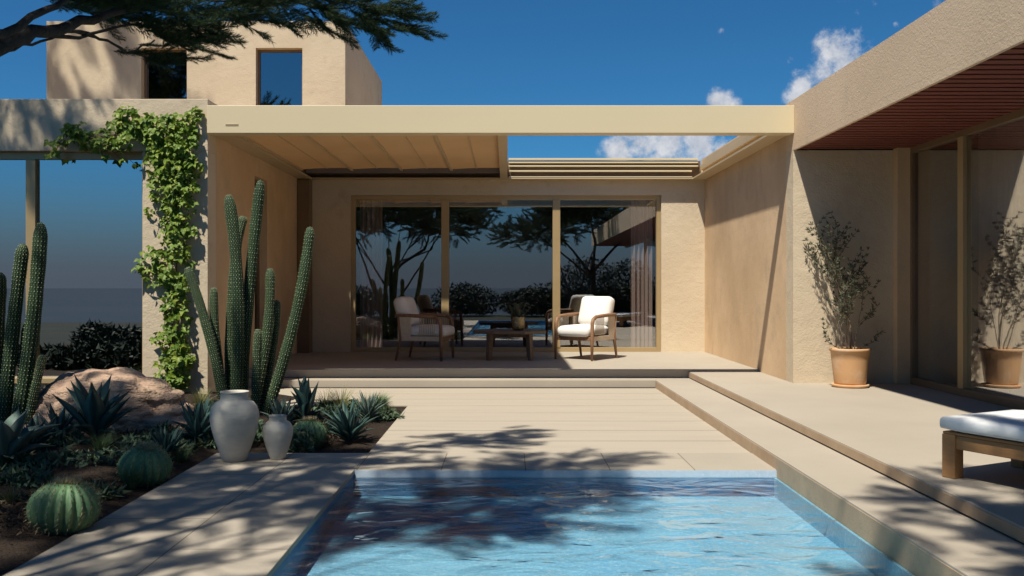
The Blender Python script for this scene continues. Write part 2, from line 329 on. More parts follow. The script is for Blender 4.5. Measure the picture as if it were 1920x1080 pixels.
# pool
PF = -.175
po = MB(); po.box(PXL-.15, S1+.15, -4.2, PY+.15, PF-.1, PF)
struct('pool_floor', po, M['pool_plaster'])
po = MB(); po.box(PXL-.018, PXL-.004, -4.2, PY, PF, -.031); po.box(PXL-.12, S1, PY-.01, PY+.0, PF, -.052); po.box(PXL-.15, S1+.15, -4.3, -4.2, PF, -.01)
struct('pool_walls', po, M['pool_wall'])
pt = MB(); pt.box(PXL, S1, PY-.012, PY-.002, -.051, -.006); struct('pool_lining', pt, M['pool_tile'])
pr_ = MB(); pr_.box(S1-.02, S1-.004, -4.2, PY-.012, PF, -.053); struct('pool_side', pr_, M['pool_plaster'])
wa = MB(); quad(wa, PXL-.004, S1-.003, -4.2, PY, -.045); struct('pool_water', wa, M['water'])

# ------------------------------------------------------------------ house
house = tag(empty('house', (0, 0, 0)), 'sand coloured plaster house with flat roofs wrapped around the patio and pool', 'house')
def part(name, mb, mat, parent=house, **k): return mb.build(name, mat, parent, **k)
# left wing
lw = MB()
lw.box(-3.913, XL, YF, YF+.28, -.15, 2.66)
lw.box(-12, XL, YF, YF+.28, 2.66, 3.22)
lw.box(-12, -3.913, YF+.03, YF+.28, -.15, .16)
part('front_wall', lw, M['plaster'], bevel=.006)
NW0, NW1 = 11.55, 12.15
sw = MB(); sw.box(XL-.25, XL, YF+.28, NW0, -.1, 3.22); sw.box(XL-.25, XL, NW1, YB+.25, -.1, 3.22); sw.box(XL-.25, XL, NW0, NW1, 2.62, 3.22); sw.box(XL-.25, XL, NW0, NW1, -.1, .25)
part('side_wall', sw, M['smooth_plaster'])
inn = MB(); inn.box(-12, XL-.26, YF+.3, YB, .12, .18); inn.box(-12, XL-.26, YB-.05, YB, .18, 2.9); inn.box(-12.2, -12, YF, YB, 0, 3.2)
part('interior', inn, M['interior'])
rf = MB(); rf.box(-12, XL-.25, YF+.28, YB, 2.9, 3.05); rf.box(XL-.25, XR+.25, YB+.25, 20, 2.95, 3.05); rf.box(-12, XL-.25, YB, 20, 2.95, 3.05)
part('roof', rf, M['smooth_plaster'])
def frame_xz(mb, x0, x1, z0, z1, t, y0, y1):
    mb.box(x0, x0+t, y0, y1, z0, z1); mb.box(x1-t, x1, y0, y1, z0, z1); mb.box(x0+t, x1-t, y0, y1, z0, z0+t); mb.box(x0+t, x1-t, y0, y1, z1-t, z1)
wf = MB(); wf.box(-12, -3.913, YF+.07, YF+.15, 2.58, 2.66); wf.box(-12, -3.913, YF+.07, YF+.15, .16, .226); wf.box(-3.945, -3.913, YF+.07, YF+.15, .226, 2.58); wf.box(-5.195, -5.09, YF+.05, YF+.15, .226, 2.58); wf.box(-8.1, -8.0, YF+.05, YF+.15, .226, 2.58)
win = part('window_wall', wf, M['bronze'], bevel=.004)
wl = MB(); wl.box(-12, -3.913, YF-.03, YF+.066, .165, .222); part('sill', wl, M['bronze'], win, bevel=.004)
for (x0, x1) in ((-5.09, -3.945), (-8.0, -5.195), (-12, -8.1)):
    gm = MB(); gm.box(x0, x1, YF+.10, YF+.112, .226, 2.58); part('pane', gm, M['glass_front'], win)
# narrow slot window in side wall
sf = MB()
for (a, c, z0, z1) in ((NW0, NW0+.04, .25, 2.62), (NW1-.04, NW1, .25, 2.62), (NW0+.04, NW1-.04, 2.58, 2.62), (NW0+.04, NW1-.04, .25, .29)): sf.box(XL-.16, XL-.10, a, c, z0, z1)
nwin = part('window', sf, M['dark_bronze']); gm = MB(); gm.box(XL-.14, XL-.13, NW0+.04, NW1-.04, .29, 2.58); part('pane', gm, M['glass_upper'], nwin)
# rear wall
DX0, DX1, DZ = -2.43, 2.405, 2.627
bw = MB(); bw.box(XL, DX0, YB, YB+.25, 0, 3.1); bw.box(DX1, XR, YB, YB+.25, 0, 3.1); bw.box(DX0, DX1, YB, YB+.25, DZ, 3.1)
part('rear_wall', bw, M['plaster'])
df = MB(); t = .065
frame_xz(df, DX0, DX1, Z3, DZ, t, YB+.06, YB+.16)
door = part('sliding_door', df, M['bronze'], bevel=.004)
mx0, mx1 = (828-950)/120.57*1.008, (842-950)/120.57*1.008; mx2, mx3 = (1036-950)/120.57*1.008, (1050-950)/120.57*1.008
for a, c in ((mx0, mx1), (mx2, mx3)):
    m_ = MB(); m_.box(a, c, YB+.05, YB+.15, Z3+t, DZ-t); part('mullion', m_, M['bronze'], door, bevel=.003)
for i, (a, c) in enumerate(((DX0+t, mx0), (mx1, mx2), (mx3, DX1-t))):
    gm = MB(); gm.box(a, c, YB+.10+.004*i, YB+.108+.004*i, Z3+t, DZ-t); part('pane', gm, M['glass_door'], door)
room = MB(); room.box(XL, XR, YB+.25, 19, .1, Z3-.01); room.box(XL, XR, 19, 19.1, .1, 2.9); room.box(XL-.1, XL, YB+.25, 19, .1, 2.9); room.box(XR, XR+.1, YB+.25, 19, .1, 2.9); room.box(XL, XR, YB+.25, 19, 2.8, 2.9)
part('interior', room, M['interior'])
# right wing
rw = MB(); rw.box(XR, XR+.25, YF+.25, YB+.25, 0, 3.21)
part('side_wall', rw, M['smooth_plaster'])
rr = MB(); rr.box(XR, XG, YF, YF+.25, 0, 2.67); part('front_wall', rr, M['plaster'], bevel=.003)
ps = MB(); ps.box(XG-.14, XG+.02, YF-.10, YF, Z2, 2.69); part('pilaster', ps, M['smooth_plaster'], bevel=.004)
fa = MB(); fa.box(XR, XR+.2, -4.5, YF+.25, 2.74, 3.21); fa.box(XR, XR+.03, -4.5, YF+.25, 2.67, 2.739); part('fascia', fa, M['stucco'])
rf2 = MB(); rf2.box(XR+.2, 9, -4.5, YB, 3.0, 3.15); rf2.box(XR+.2, XG+.4, -4.5, YF, 2.83, 2.85); part('roof', rf2, M['dark'])
sl = MB(); y = YF-.02
while y > -4.4:
    sl.box(XR+.031, XG-.0, y-.095, y, 2.68, 2.72); y -= .137
part('soffit', sl, M['soffit_wood'])
gf = MB()
gf.box(XG, XG+.09, -4.5, YF-.1, 2.62, 2.84); gf.box(XG, XG+.09, -4.5, YF-.1, Z2-.02, Z2+.075); gf.box(XG, XG+.09, YF-.14, YF-.1, Z2+.075, 2.62)
sd = part('sliding_door', gf, M['dark_bronze'], bevel=.003)
ym = [(8.52, 8.62), (5.7, 5.8), (2.9, 3.0), (.1, .2)]
for a, c in ym:
    m_ = MB(); m_.box(XG-.005, XG+.085, a, c, Z2+.075, 2.62); part('mullion', m_, M['bronze'], sd, bevel=.003)
ys = [YF-.14, 8.62, 8.52, 5.8, 5.7, 3.0, 2.9, .2]
for i in range(0, 8, 2):
    gm = MB(); gm.box(XG+.035, XG+.045, ys[i+1], ys[i], Z2+.075, 2.62); part('pane', gm, M['glass_side'], sd)
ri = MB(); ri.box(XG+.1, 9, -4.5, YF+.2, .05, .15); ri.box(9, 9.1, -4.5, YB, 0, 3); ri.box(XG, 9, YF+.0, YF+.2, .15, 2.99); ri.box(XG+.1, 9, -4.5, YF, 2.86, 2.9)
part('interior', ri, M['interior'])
# upper storey
UY = 14.6; UX0, UX1, UZ = -7.41, -2.60, 5.48
W1, W2, WZ0, WZ1 = (-5.885, -5.15), (-4.04, -3.29), 3.35, 5.05
up = MB()
for (a, c) in ((UX0, W1[0]), (W1[1], W2[0]), (W2[1], UX1)): up.box(a, c, UY, UY+.3, 3.05, UZ)
for (a, c) in (W1, W2): up.box(a, c, UY, UY+.3, WZ1, UZ); up.box(a, c, UY, UY+.3, 3.05, WZ0)
up.box(UX1-.3, UX1, UY+.3, 18.9, 3.05, UZ); up.box(UX0, UX0+.3, UY+.3, 18.9, 3.05, UZ); up.box(UX0+.3, UX1-.3, 18.6, 18.9, 3.05, UZ)
us = part('upper_storey', up, M['plaster'])
ui = MB(); ui.box(UX0+.3, UX1-.3, UY+.3, 18.6, 5.2, 5.3); ui.box(UX0+.3, UX1-.3, UY+1.2, UY+1.3, 3.05, 5.2); part('roof', ui, M['dark'])
for (a, c) in (W1, W2):
    f = MB(); frame_xz(f, a, c, WZ0, WZ1, .035, UY+.12, UY+.2); f_ = part('window', f, M['dark_bronze']); gm = MB(); gm.box(a+.035, c-.035, UY+.15, UY+.16, WZ0+.035, WZ1-.035); part('pane', gm, M['glass_upper'], f_)

# ------------------------------------------------------------------ pergola
per = tag(empty('pergola', (0, YF, 0)), 'sand painted aluminium pergola with half closed louvered roof over the patio', 'pergola')
def pp(name, mb, mat, parent=per, **k):
    mb.v = [(x, y-YF, z) for (x, y, z) in mb.v]; return mb.build(name, mat, parent, **k)
BZ0, BZ1 = 2.848, 3.145
fb = MB(); fb.box(XL, XR, YF-.03, YF+.01, BZ0, BZ1); fb.box(XL, XR, YF+.01, YF+.14, BZ0, BZ0+.03)
front = pp('front_beam', fb, M['beam_paint'], bevel=.004)
npl = MB(); x0 = (423-950)/F*(YF-.03); x1 = (447-950)/F*(YF-.03)
for zz in (2.940, 2.928): npl.box(x0, x1, YF-.034, YF-.03, zz, zz+.005)
pp('nameplate', npl, M['louver_paint'], front)
# side channels (lip + upstand) and rear channel with stacked tracks
for sx in (-1, 1):
    c_ = MB(); xo = XR-.004 if sx > 0 else XL+.004
    def bx(d0, d1, y0, y1, z0, z1):
        a, b_ = xo-sx*d0, xo-sx*d1; c_.box(min(a, b_), max(a, b_), y0, y1, z0, z1)
    bx(0, .21, YF+.14, 13.93, BZ0+.012, BZ0+.037); bx(0, .07, YF+.01, 13.9, BZ0+.037, BZ1); bx(.07, .11, YF+.05, 13.9, BZ0+.14, BZ0+.22)
    pp('side_beam', c_, M['louver_paint'], bevel=.002)
rb = MB()
rb.box(XL+.004, XR-.004, 13.93, YB-.004, BZ0+.012, BZ0+.034); rk = MB(); rk.box(XL+.08, XR-.08, 14.06, YB-.004, BZ0+.04, 3.155); pp('rear_panel', rk, M['dark_bronze'])
pp('rear_beam', rb, M['louver_paint'], bevel=.002)
for (y0, z0, h) in ((13.925, BZ0+.036, .014), (13.945, BZ0+.125, .022), (13.96, BZ0+.205, .02), (13.975, BZ0+.262, .02), (13.99, BZ0+.31, .03)):
    r_ = MB(); r_.box(0.03, 2.85+(.1 if z0 > 3 else 0), y0, y0+.055, z0, z0+h); pp('track', r_, M['beam_paint'], bevel=.002)
cb = MB(); cb.box(-.10, .012, YF+.14, 13.92, BZ0+.012, BZ0+.16); pp('cross_beam', cb, M['louver_paint'], bevel=.003)
# blades
nb_ = 4; x0 = -3.0; wd = (3.0-.115)/nb_
for i in range(nb_):
    bl = MB(); K = 10; a = x0+i*wd; prof = []
    for k in range(K+1):
        u = k/K; prof.append((a+u*(wd+.03), 2.905+.010*math.sin(math.pi*u)+.022*u))
    vs = []; ya, yb = YF+.15, 13.16
    for (yy) in (ya, yb):
        for (x, z) in prof: vs.append((x, yy, z))
        for (x, z) in prof: vs.append((x, yy, z+.008))
    n = K+1; fs = []
    for k in range(K):
        fs.append((k, k+1, 2*n+k+1, 2*n+k)); fs.append((n+k, 3*n+k, 3*n+k+1, n+k+1)); fs.append((k, n+k, n+k+1, k+1)); fs.append((2*n+k, 2*n+k+1, 3*n+k+1, 3*n+k))
    bl.add(vs, fs); o = pp('louver', bl, M['louver_cloth'], smooth=False)
    rib = MB(); rib.box(a+.02, a+.05, ya+.01, yb, 2.885, 2.90); rib.box(a+wd*.55, a+wd*.55+.012, ya+.01, yb-.05, 2.912, 2.922); pp('seam', rib, M['louver_paint'], o)
eb = MB(); eb.box(XL+.02, .0, 13.17, 14.05, BZ1-.10, BZ1-.02); eb.box(XL+.22, -.1, 13.5, 13.54, BZ0+.05, BZ1-.12); eb.box(XL+.075, XL+.22, YF+.15, 13.9, 2.99, 3.01); pp('end_beam_light_cover', eb, M['dark_bronze'])  # dark beam behind the blades, with covers added to stop sun leaking in
pst = MB(); pst.box(XL+.004, XL+.19, 13.86, YB-.004, Z3, BZ0-.002); pp('post', pst, M['dark_bronze'], bevel=.004)

# ------------------------------------------------------------------ curtains
def curtain(x0, x1, y, z0, z1, axis, label, folds, mat='curtain'):
    mb = MB(); n = folds*8; vs = []
    for k in range(n+1):
        u = k/n; off = .035*math.sin(u*folds*2*math.pi)+.012*math.sin(u*folds*5.1+1); s = x0+(x1-x0)*u
        for z in (z0, z1):
            vs.append((s, y+off, z) if axis == 'x' else (y+off, s, z))
    mb.add(vs, [(2*k, 2*k+2, 2*k+3, 2*k+1) for k in range(n)])
    return tag(mb.build('curtain', M[mat], smooth=True), label, 'curtain')
curtain(1.98, 2.33, 14.45, .22, 2.75, 'x', 'pale pink curtain inside the patio door, sunlit beside its right-hand jamb', 5)
curtain(-2.34, -1.98, 14.45, .22, 2.75, 'x', 'shaded curtain inside the patio door behind its leftmost pane', 5)
curtain(8.0, 8.8, XG+.3, .18, 2.75, 'y', 'pleated curtain behind the tall glass of the wing with the wooden soffit', 9)

# ------------------------------------------------------------------ furniture
def arm_chair(loc, rz, label):
    t = tag(empty('armchair', loc, rz), label, 'armchair', 'wooden armchairs on the patio')
    W, D = .30, .30
    for sx in (-1, 1):
        x = sx*W
        m = MB(); m.tube([(x, -D, 0), (x, -D+.005, .25), (x, -D+.01, .50), (x, -D+.035, .565), (x, -D+.10, .60)], [.017, .024, .026, .026, .024], 8); m.build('leg', M['oak'], t, smooth=True)
        m = MB(); m.tube([(x, D+.05, 0), (x, D-.02, .30), (x, D+.01, .60)], [.016, .024, .02], 8); m.build('leg', M['oak'], t, smooth=True)
        m = MB(); m.tube([(x, -D+.10, .60), (x, 0, .612), (x*.99, D, .622), (x*.9, D+.06, .62)], [.024, .026, .024, .02], 8); m.build('armrest', M['rope'] if 0 else M['oak'], t, smooth=True)
        m = MB(); m.box(x-.010, x+.010, .13, D+.02, .27, .60); m.box(x-.011, x+.011, -D+.03, .13, .27, .335); m.build('side_panel', M['rope'], t, bevel=.006)
        m = MB()
        for k in range(9): yy = -.20+k*.026; m.tube([(x, yy, .36), (x, yy, .60)], .005, 5)
        m.tube([(x, -.23, .36), (x, .03, .36)], .008, 6); m.build('cord_panel', M['rope'], t)
    m = MB(); m.box(-W+.02, W-.02, -D-.0, -D+.04, .27, .325); m.box(-W+.02, W-.02, D-.04, D, .27, .325); m.box(-W+.0, -W+.035, -D+.02, D-.02, .272, .322); m.box(W-.035, W-.0, -D+.02, D-.02, .272, .322); m.box(-W+.035, W-.035, -D+.04, D-.04, .30, .318)
    m.build('seat_frame', M['oak'], t, bevel=.008)
    m = MB(); vs = []; n = 12
    for k in range(n+1):
        u = 2*k/n-1; x = u*(W-.005); y = D+.07-.05*u*u
        vs += [(x, y, .25), (x, y-.02, .625), (x, y-.018, .25), (x, y-.038, .625)]
    fs = []
    for k in range(n):
        a = 4*k; b_ = a+4; fs += [(a, b_, b_+1, a+1), (a+2, a+3, b_+3, b_+2), (a+1, b_+1, b_+3, a+3), (a, a+2, b_+2, b_)]
    fs += [(0, 1, 3, 2), (4*n, 4*n+2, 4*n+3, 4*n+1)]
    m.add(vs, fs); m.build('back_panel', M['rope'], t)
    cushion_box(-W+.035, W-.035, -D-.05, D-.06, .325, .465, .022).build('seat_cushion', M['cushion'], t, smooth=True)
    m4 = Matrix.Translation((0, D-.02, .44)) @ Matrix.Rotation(R(72), 4, 'X')
    cushion_box(-W+.04, W-.04, 0, .43, -.02, .15, .03, m4=m4).build('back_cushion', M['cushion'], t, smooth=True)
    return t
arm_chair((1.11, 12.78, Z3), R(-38), 'white cushioned wooden armchair standing in the sun beside the door')
arm_chair((-1.12, 12.68, Z3), R(78), 'cream cushioned wooden armchair standing in the shade left of the coffee table')

def coffee_table():
    t = tag(empty('coffee_table', (.04, 12.75, Z3)), 'low brown wooden coffee table standing between the two armchairs', 'table')
    m = MB(); n = 8; ring = []
    for k in range(n):
        th = math.pi/8+k*math.pi/4; ring.append((.56*math.cos(th)*.98, .46*math.sin(th)))
    vs = [(x, y, .365) for x, y in ring]+[(x, y, .405) for x, y in ring]
    m.add(vs, [tuple(range(n-1, -1, -1)), tuple(range(n, 2*n))]+[(k, (k+1) % n, n+(k+1) % n, n+k) for k in range(n)])
    m.build('tabletop', M['greywood'], t, bevel=.008)
    for sx in (-1, 1):
        for sy in (-1, 1):
            l = MB(); l.tube([(sx*.29, sy*.27, 0), (sx*.27, sy*.25, .366)], [.040, .048], 4); l.build('leg', M['greywood'], t)
    a = MB(); a.box(-.26, .26, -.02, .02, .30, .364); a.box(-.02, .02, -.24, .24, .30, .362); a.build('apron', M['greywood'], t)
    return t
coffee_table()
def bowl_vase():
    t = tag(empty('vase', (.16, 12.66, Z3+.407)), 'small gold textured vase holding dark leaves on the coffee table', 'vase')
    m = MB(); m.lathe([(0.001, 0), (.07, 0), (.088, .03), (.092, .10), (.085, .17), (.088, .19), (.080, .19), (.077, .17), (.08, .05), (.001, .03)], n=28); m.build('body', M['gold_glass'], t, smooth=True)
    f = MB(); rnd = random.Random(5)
    for k in range(26):
        th = rnd.uniform(0, 6.28); ln = rnd.uniform(.16, .34); sp = rnd.uniform(.3, 1.2)
        p0 = Vector((0, 0, .12)); p1 = Vector((math.cos(th)*ln*sp*.6, math.sin(th)*ln*sp*.6, .12+ln*.8)); p2 = p1+Vector((math.cos(th)*.06, math.sin(th)*.06, -.02))
        sd_ = Vector((-math.sin(th), math.cos(th), .3)).normalized()*.02
        f.add([p0, p1+sd_, p2, p1-sd_], [(0, 1, 2, 3)])
    f.build('foliage', M['olive_leaf'], t)
bowl_vase()
def lounger():
    # foot end faces the house; long axis runs towards the camera's right
    ax = Vector((.46, -.89, 0)).normalized(); rz = math.atan2(ax.y, ax.x)
    t = tag(empty('sun_lounger', (2.37, 4.93, Z2), rz), 'low teak sun lounger with white mattress at the edge of the terrace', 'sun lounger')
    Wd = .66; Ln = 2.0; fr = MB()
    for (y0, y1) in ((0, .035), (Wd-.035, Wd)): fr.box(.05, Ln, y0+.012, y1, .16, .235)
    fr.box(.0, .035, .07, Wd-.07, .16, .235); fr.box(Ln-.035, Ln, .0, Wd, .16, .235)
    fr.box(.0, Ln, .0, Wd, .237, .25)
    fr.build('frame', M['teak'], t, bevel=.004)
    for x in (0, Ln-.08):
        for y_ in (0, Wd-.07):
            l = MB(); l.box(x-.003, x+.075, y_-.003, y_+.072, 0, .236); l.build('leg', M['teak'], t, bevel=.005)
    cushion_box(-.02, Ln, -.02, Wd+.01, .252, .335, .008, n=14).build('mattress', M['white_vinyl'], t, smooth=True)
lounger()

# ------------------------------------------------------------------ pots
def jar(loc, h, rmax, label):
    t = tag(empty('jar', loc), label, 'jar')
    pr = [(0.001, 0), (.46, 0), (.50, .02), (.60, .12), (.78, .30), (.93, .48), (1.0, .62), (.99, .70), (.92, .78), (.78, .845), (.63, .875), (.575, .89), (.565, .95), (.58, .985), (.60, .995), (.58, 1.0), (.53, .995), (.51, .95), (.52, .88), (.8, .75), (.8, .5), (.3, .05), (.001, .04)]
    m = MB(); m.lathe([(r*rmax, z*h) for r, z in pr], n=56, wob=.012); m.build('body', M['ceramic'], t, smooth=True)
    return t
jar((-1.882, 6.27, .0), .478, .166, 'large pale grey ceramic jar standing on the path corner')
jar((-1.598, 6.33, .0), .303, .104, 'small pale ceramic jar standing beside the larger one')

def shrub_pot():
    t = tag(empty('terracotta_pot', (3.545, 9.36, Z2)), 'terracotta pot on a saucer before the plaster wall', 'plant pot')
    m = MB(); m.lathe([(.001, .03), (.150, .03), (.157, .05), (.170, .16), (.183, .28), (.193, .365), (.203, .370), (.206, .392), (.200, .402), (.187, .40), (.183, .36), (.001, .35)], n=48); m.build('body', M['terracotta'], t, smooth=True)
    s = MB(); s.lathe([(.001, .0), (.17, 0), (.188, .028), (.180, .032), (.001, .028)], n=48); s.build('saucer', M['terracotta'], t, smooth=True)
    s = MB(); rnd = random.Random(3)
    for k in range(260):
        r = .18*math.sqrt(rnd.random()); th = rnd.uniform(0, 6.3); x, y, q = r*math.cos(th), r*math.sin(th), rnd.uniform(.006, .012)
        s.add([(x-q, y, .368), (x, y-q, .368), (x+q, y, .368), (x, y+q, .368), (x, y, .368+q)], [(0, 1, 4), (1, 2, 4), (2, 3, 4), (3, 0, 4)])
    s.build('gravel', M['pebble'], t)
    t2 = tag(empty('olive_shrub', (3.545, 9.36, Z2+.36)), 'sparse dark leaved shrub growing from the terracotta pot', 'shrub')
    st_ = MB(); lf = MB(); rnd = random.Random(11)
    def leaf(p, d, ln):
        d = d.normalized(); s_ = d.cross(Vector((rnd.uniform(-1, 1), rnd.uniform(-1, 1), rnd.uniform(-1, 1)))).normalized()*ln*.13
        lf.add([p, p+d*ln*.5+s_, p+d*ln, p+d*ln*.5-s_], [(0, 1, 2, 3)])
    def grow(p, d, ln, r, depth):
        n = max(3, int(ln/.06)); pts = [p.copy()]; dd = d.normalized()
        for i in range(n):
            dd = (dd+Vector((rnd.uniform(-1, 1), rnd.uniform(-1, 1), rnd.uniform(-.4, .7)))*.16).normalized()
            p = p+dd*ln/n
            p.y = min(p.y, .33); p.x = max(-.20-.07*depth, min(.20+.05*depth, p.x))
            pts.append(p.copy())
            if depth < 2 and i > n*.25 and rnd.random() < (.8 if depth == 0 else .45):
                sdv = Vector((rnd.uniform(-1, 1), rnd.uniform(-1, 1), rnd.uniform(.1, .8))).normalized()
                grow(p, dd*.5+sdv*.8, ln*rnd.uniform(.3, .48), r*.5, depth+1)
            if depth >= 1 or i > n*.55:
                for q in range(8 if depth else 5): leaf(p, dd*.6+Vector((rnd.uniform(-1, 1), rnd.uniform(-1, 1), rnd.uniform(-.6, 1))), rnd.uniform(.03, .055))
        st_.tube(pts, [r*(1-.75*i/n) for i in range(n+1)], 5)
    z = Vector((0, 0, 0))
    grow(z+Vector((.02, 0, 0)), Vector((.0, .02, 1)), 1.14, .011, 0)
    grow(z+Vector((.0, .02, 0)), Vector((.05, .05, 1)), 1.0, .009, 0)
    grow(z+Vector((-.02, .0, 0)), Vector((-.12, .02, 1)), .72, .009, 0)
    grow(z+Vector((-.03, -.02, 0)), Vector((-.36, -.1, .9)), .50, .008, 0)
    grow(z+Vector((.03, -.02, 0)), Vector((.26, -.1, .9)), .62, .007, 0)
    grow(z+Vector((-.04, -.02, 0)), Vector((-.9, -.1, .35)), .36, .006, 1)
    grow(z+Vector((.04, .02, 0)), Vector((.8, -.1, .45)), .34, .005, 1)
    st_.build('stems', M['twig'], t2, smooth=True); lf.build('foliage', M['olive_leaf'], t2)
shrub_pot()

# ------------------------------------------------------------------ cacti
def column_cactus(specs, base, label, seed):
    t = tag(empty('columnar_cactus', base), label, 'cactus', 'columnar cacti in the planting bed')
    rnd = random.Random(seed); B = Vector(base)
    for (b0, mid, tip, r) in specs:
        r *= .9
        p0, p1, p2 = Vector(b0)-B, Vector(mid)-B, Vector(tip)-B
        Lg = (p1-p0).length+(p2-p1).length; n = max(10, int(Lg/.0185)); NR = 14
        body = MB(); sp = MB(); vs = []; prev = None
        c1 = 2*p1-(p0+p2)*.5   # quadratic through the mid point
        ph0 = rnd.random()*6; w1, w2 = rnd.uniform(0, 6), rnd.uniform(0, 6)
        rings = []
        for i in range(n+1):
            u = i/n; P = (1-u)**2*p0+2*u*(1-u)*c1+u*u*p2; T = (2*(1-u)*(c1-p0)+2*u*(p2-c1)).normalized()
            if prev is None: a = T.cross(Vector((0, 1, 0))).normalized()
            else: a = (prev-T*prev.dot(T)).normalized()
            prev = a; b_ = T.cross(a)
            rest = (1-u)*Lg
            rr = r*(.86+.14*min(1, u*5))*(1+.035*math.sin(u*17+w1)+.02*math.sin(u*41+w2))*(1-.13*u)
            if rest < r*2.6: rr *= math.sqrt(max(.0, 1-(1-rest/(r*2.6))**2))*.98+.02
            rings.append((P, T, a, b_, rr))
        NS = NR*4
        for i, (P, T, a, b_, rr) in enumerate(rings):
            for k in range(NS):
                th = 2*math.pi*k/NS; rib = 1+.055*math.cos(NR*th)+(.0)
                vs.append(P+(a*math.cos(th)+b_*math.sin(th))*rr*rib)
        fs = [(i*NS+k, i*NS+(k+1) % NS, (i+1)*NS+(k+1) % NS, (i+1)*NS+k) for i in range(n) for k in range(NS)]
        body.add(vs, fs); bo = body.build('stem', M['cactus'], t, smooth=True)
        for i, (P, T, a, b_, rr) in enumerate(rings[1:-1]):
            for k in range(NR*2):
                if (i+k) % 2: continue
                th = 2*math.pi*k/(NR*2); o_ = a*math.cos(th)+b_*math.sin(th); s_ = T.cross(o_)
                rib = 1+.055*math.cos(NR*th); q = P+o_*rr*rib*1.0
                sc_ = rnd.uniform(.65, 1.15); w = (.0040 if k % 2 == 0 else .0024)*sc_; hh = (.0072 if k % 2 == 0 else .005)*sc_
                q = q+T*rnd.uniform(-.002, .002)
                sp.add([q-T*hh, q+s_*w+o_*.002, q+T*hh, q-s_*w+o_*.002, q+o_*.005], [(0, 1, 4), (1, 2, 4), (2, 3, 4), (3, 0, 4)])
                if rnd.random() < .5:
                    dv = (o_+T*rnd.uniform(-.4, .8)+s_*rnd.uniform(-.6, .6)).normalized()*rnd.uniform(.012, .024)
                    sp.add([q-s_*.0007, q+s_*.0007, q+dv], [(0, 1, 2)])
        tag(sp.build('spines', M['areole'], bo), kind='stuff')
    return t
YC = 8.55
def cp(px, py, dy=0): return at(px, py, YC+dy)
zb = 0.0
def cb_(px, dy): return Vector(((px-950)/F*(YC+dy), YC+dy, -.05))
spec = [
 (cb_(455, -.0), cp(447, 570, .0), cp(488, 338, .05), .062) ]
spec = [
 (cb_(452, .05), cp(462, 600, .05), cp(489, 336, .08), .061),
 (cb_(440, -.05), cp(446, 560, -.05), cp(428, 364, -.05), .064),
 (cb_(430, .12), cp(436, 540, .15), cp(458, 405, .2), .050),
 (cb_(425, -.1), cp(395, 640, -.1), cp(350, 500, -.12), .050),
 (cb_(428, .0), cp(406, 650, .0), cp(401, 538, .02), .046),
 (cb_(470, .1), cp(500, 630, .12), cp(506, 502, .15), .052),
 (cb_(485, .2), cp(512, 650, .25), cp(519, 562, .3), .044),
 (cb_(478, -.12), cp(481, 690, -.12), cp(484, 616, -.12), .046),
 (cb_(495, -.05), cp(552, 600, -.05), cp(582, 424, -.02), .057)]
column_cactus(spec, (-2.5, 8.6, -.05), 'tall clump of dark green columnar cactus standing behind the large ceramic jar', 1)
YC = 7.35
spec = [
 (cb_(28, .0), cp(60, 620, .0), cp(77, 416, .05), .064),
 (cb_(2, -.05), cp(24, 620, .0), cp(44, 456, .0), .058),
 (cb_(-20, .1), cp(-6, 620, .1), cp(-2, 510, .1), .066),
 (cb_(38, .12), cp(44, 690, .12), cp(52, 605, .12), .044),
 (cb_(45, -.02), cp(66, 730, -.02), cp(81, 664, -.02), .038)]
column_cactus(spec, (-4.0, 7.35, -.03), 'clump of dark columnar cactus at the left edge beside the boulder', 2)

def barrel(px, py, Yd, r, label, seed, squash=.86, nrib=20, mat='barrel', spl=.03):
    base = at(px, py, Yd); base.z = bedz(base.x, base.y)-.01
    t = tag(empty('barrel_cactus', base), label, 'cactus', 'barrel cacti in the planting bed'); rnd = random.Random(seed)
    m = MB(); NS, NT = nrib*6, 34; vs = []
    tilt = Matrix.Rotation(rnd.uniform(-.12, .12), 3, 'X') @ Matrix.Rotation(rnd.uniform(-.12, .12), 3, 'Y')
    def pos(th, ph, ex=0):
        rib = 1+.085*math.sin(ph)**.7*(abs(math.cos(nrib*th/2))*2-1.2) if ph > 0 and ph < math.pi else 1
        dip = 1-.10*math.exp(-(ph/.25)**2)
        rr = r*rib
        return tilt @ Vector((rr*math.sin(ph)*math.cos(th), rr*math.sin(ph)*math.sin(th), r*squash*math.cos(ph)*dip))+Vector((0, 0, r*squash*.9))
    for i in range(NT+1):
        ph = .001+(math.pi*.93)*i/NT
        for k in range(NS):
            th = 2*math.pi*k/NS; tt = th+.10*math.sin(ph*2.2+th)
            vs.append(pos(th, ph)+Vector((0, 0, 0)))
    m.add(vs, [(i*NS+k, (i+1)*NS+k, (i+1)*NS+(k+1) % NS, i*NS+(k+1) % NS) for i in range(NT) for k in range(NS)])
    m.build('body', M[mat], t, smooth=True)
    s = MB()
    for j in range(nrib):
        th = 2*math.pi*j/nrib; ph = .12
        while ph < 2.5:
            q = pos(th, ph); o_ = (q-Vector((0, 0, r*squash*.9))).normalized()
            for w_ in range(6 if ph > .5 else 16):
                dv = (o_+Vector((rnd.uniform(-1, 1), rnd.uniform(-1, 1), rnd.uniform(-1, 1)))*.9).normalized()*spl*rnd.uniform(.6, 1.2)*(1.3 if ph < .4 else 1)
                sd_ = dv.cross(Vector((.3, .5, .8))).normalized()*.0017
                s.add([q-sd_, q+sd_, q+dv], [(0, 1, 2)])
            ph += .032/r
    tag(s.build('spines', M['spine'], t), kind='stuff')
    return t
barrel(120, 990, 4.5, .158, 'big round barrel cactus nearest to the camera beside the path', 1)
barrel(272, 900, 5.6, .150, 'darker barrel cactus midway along the path edge', 2, nrib=18)
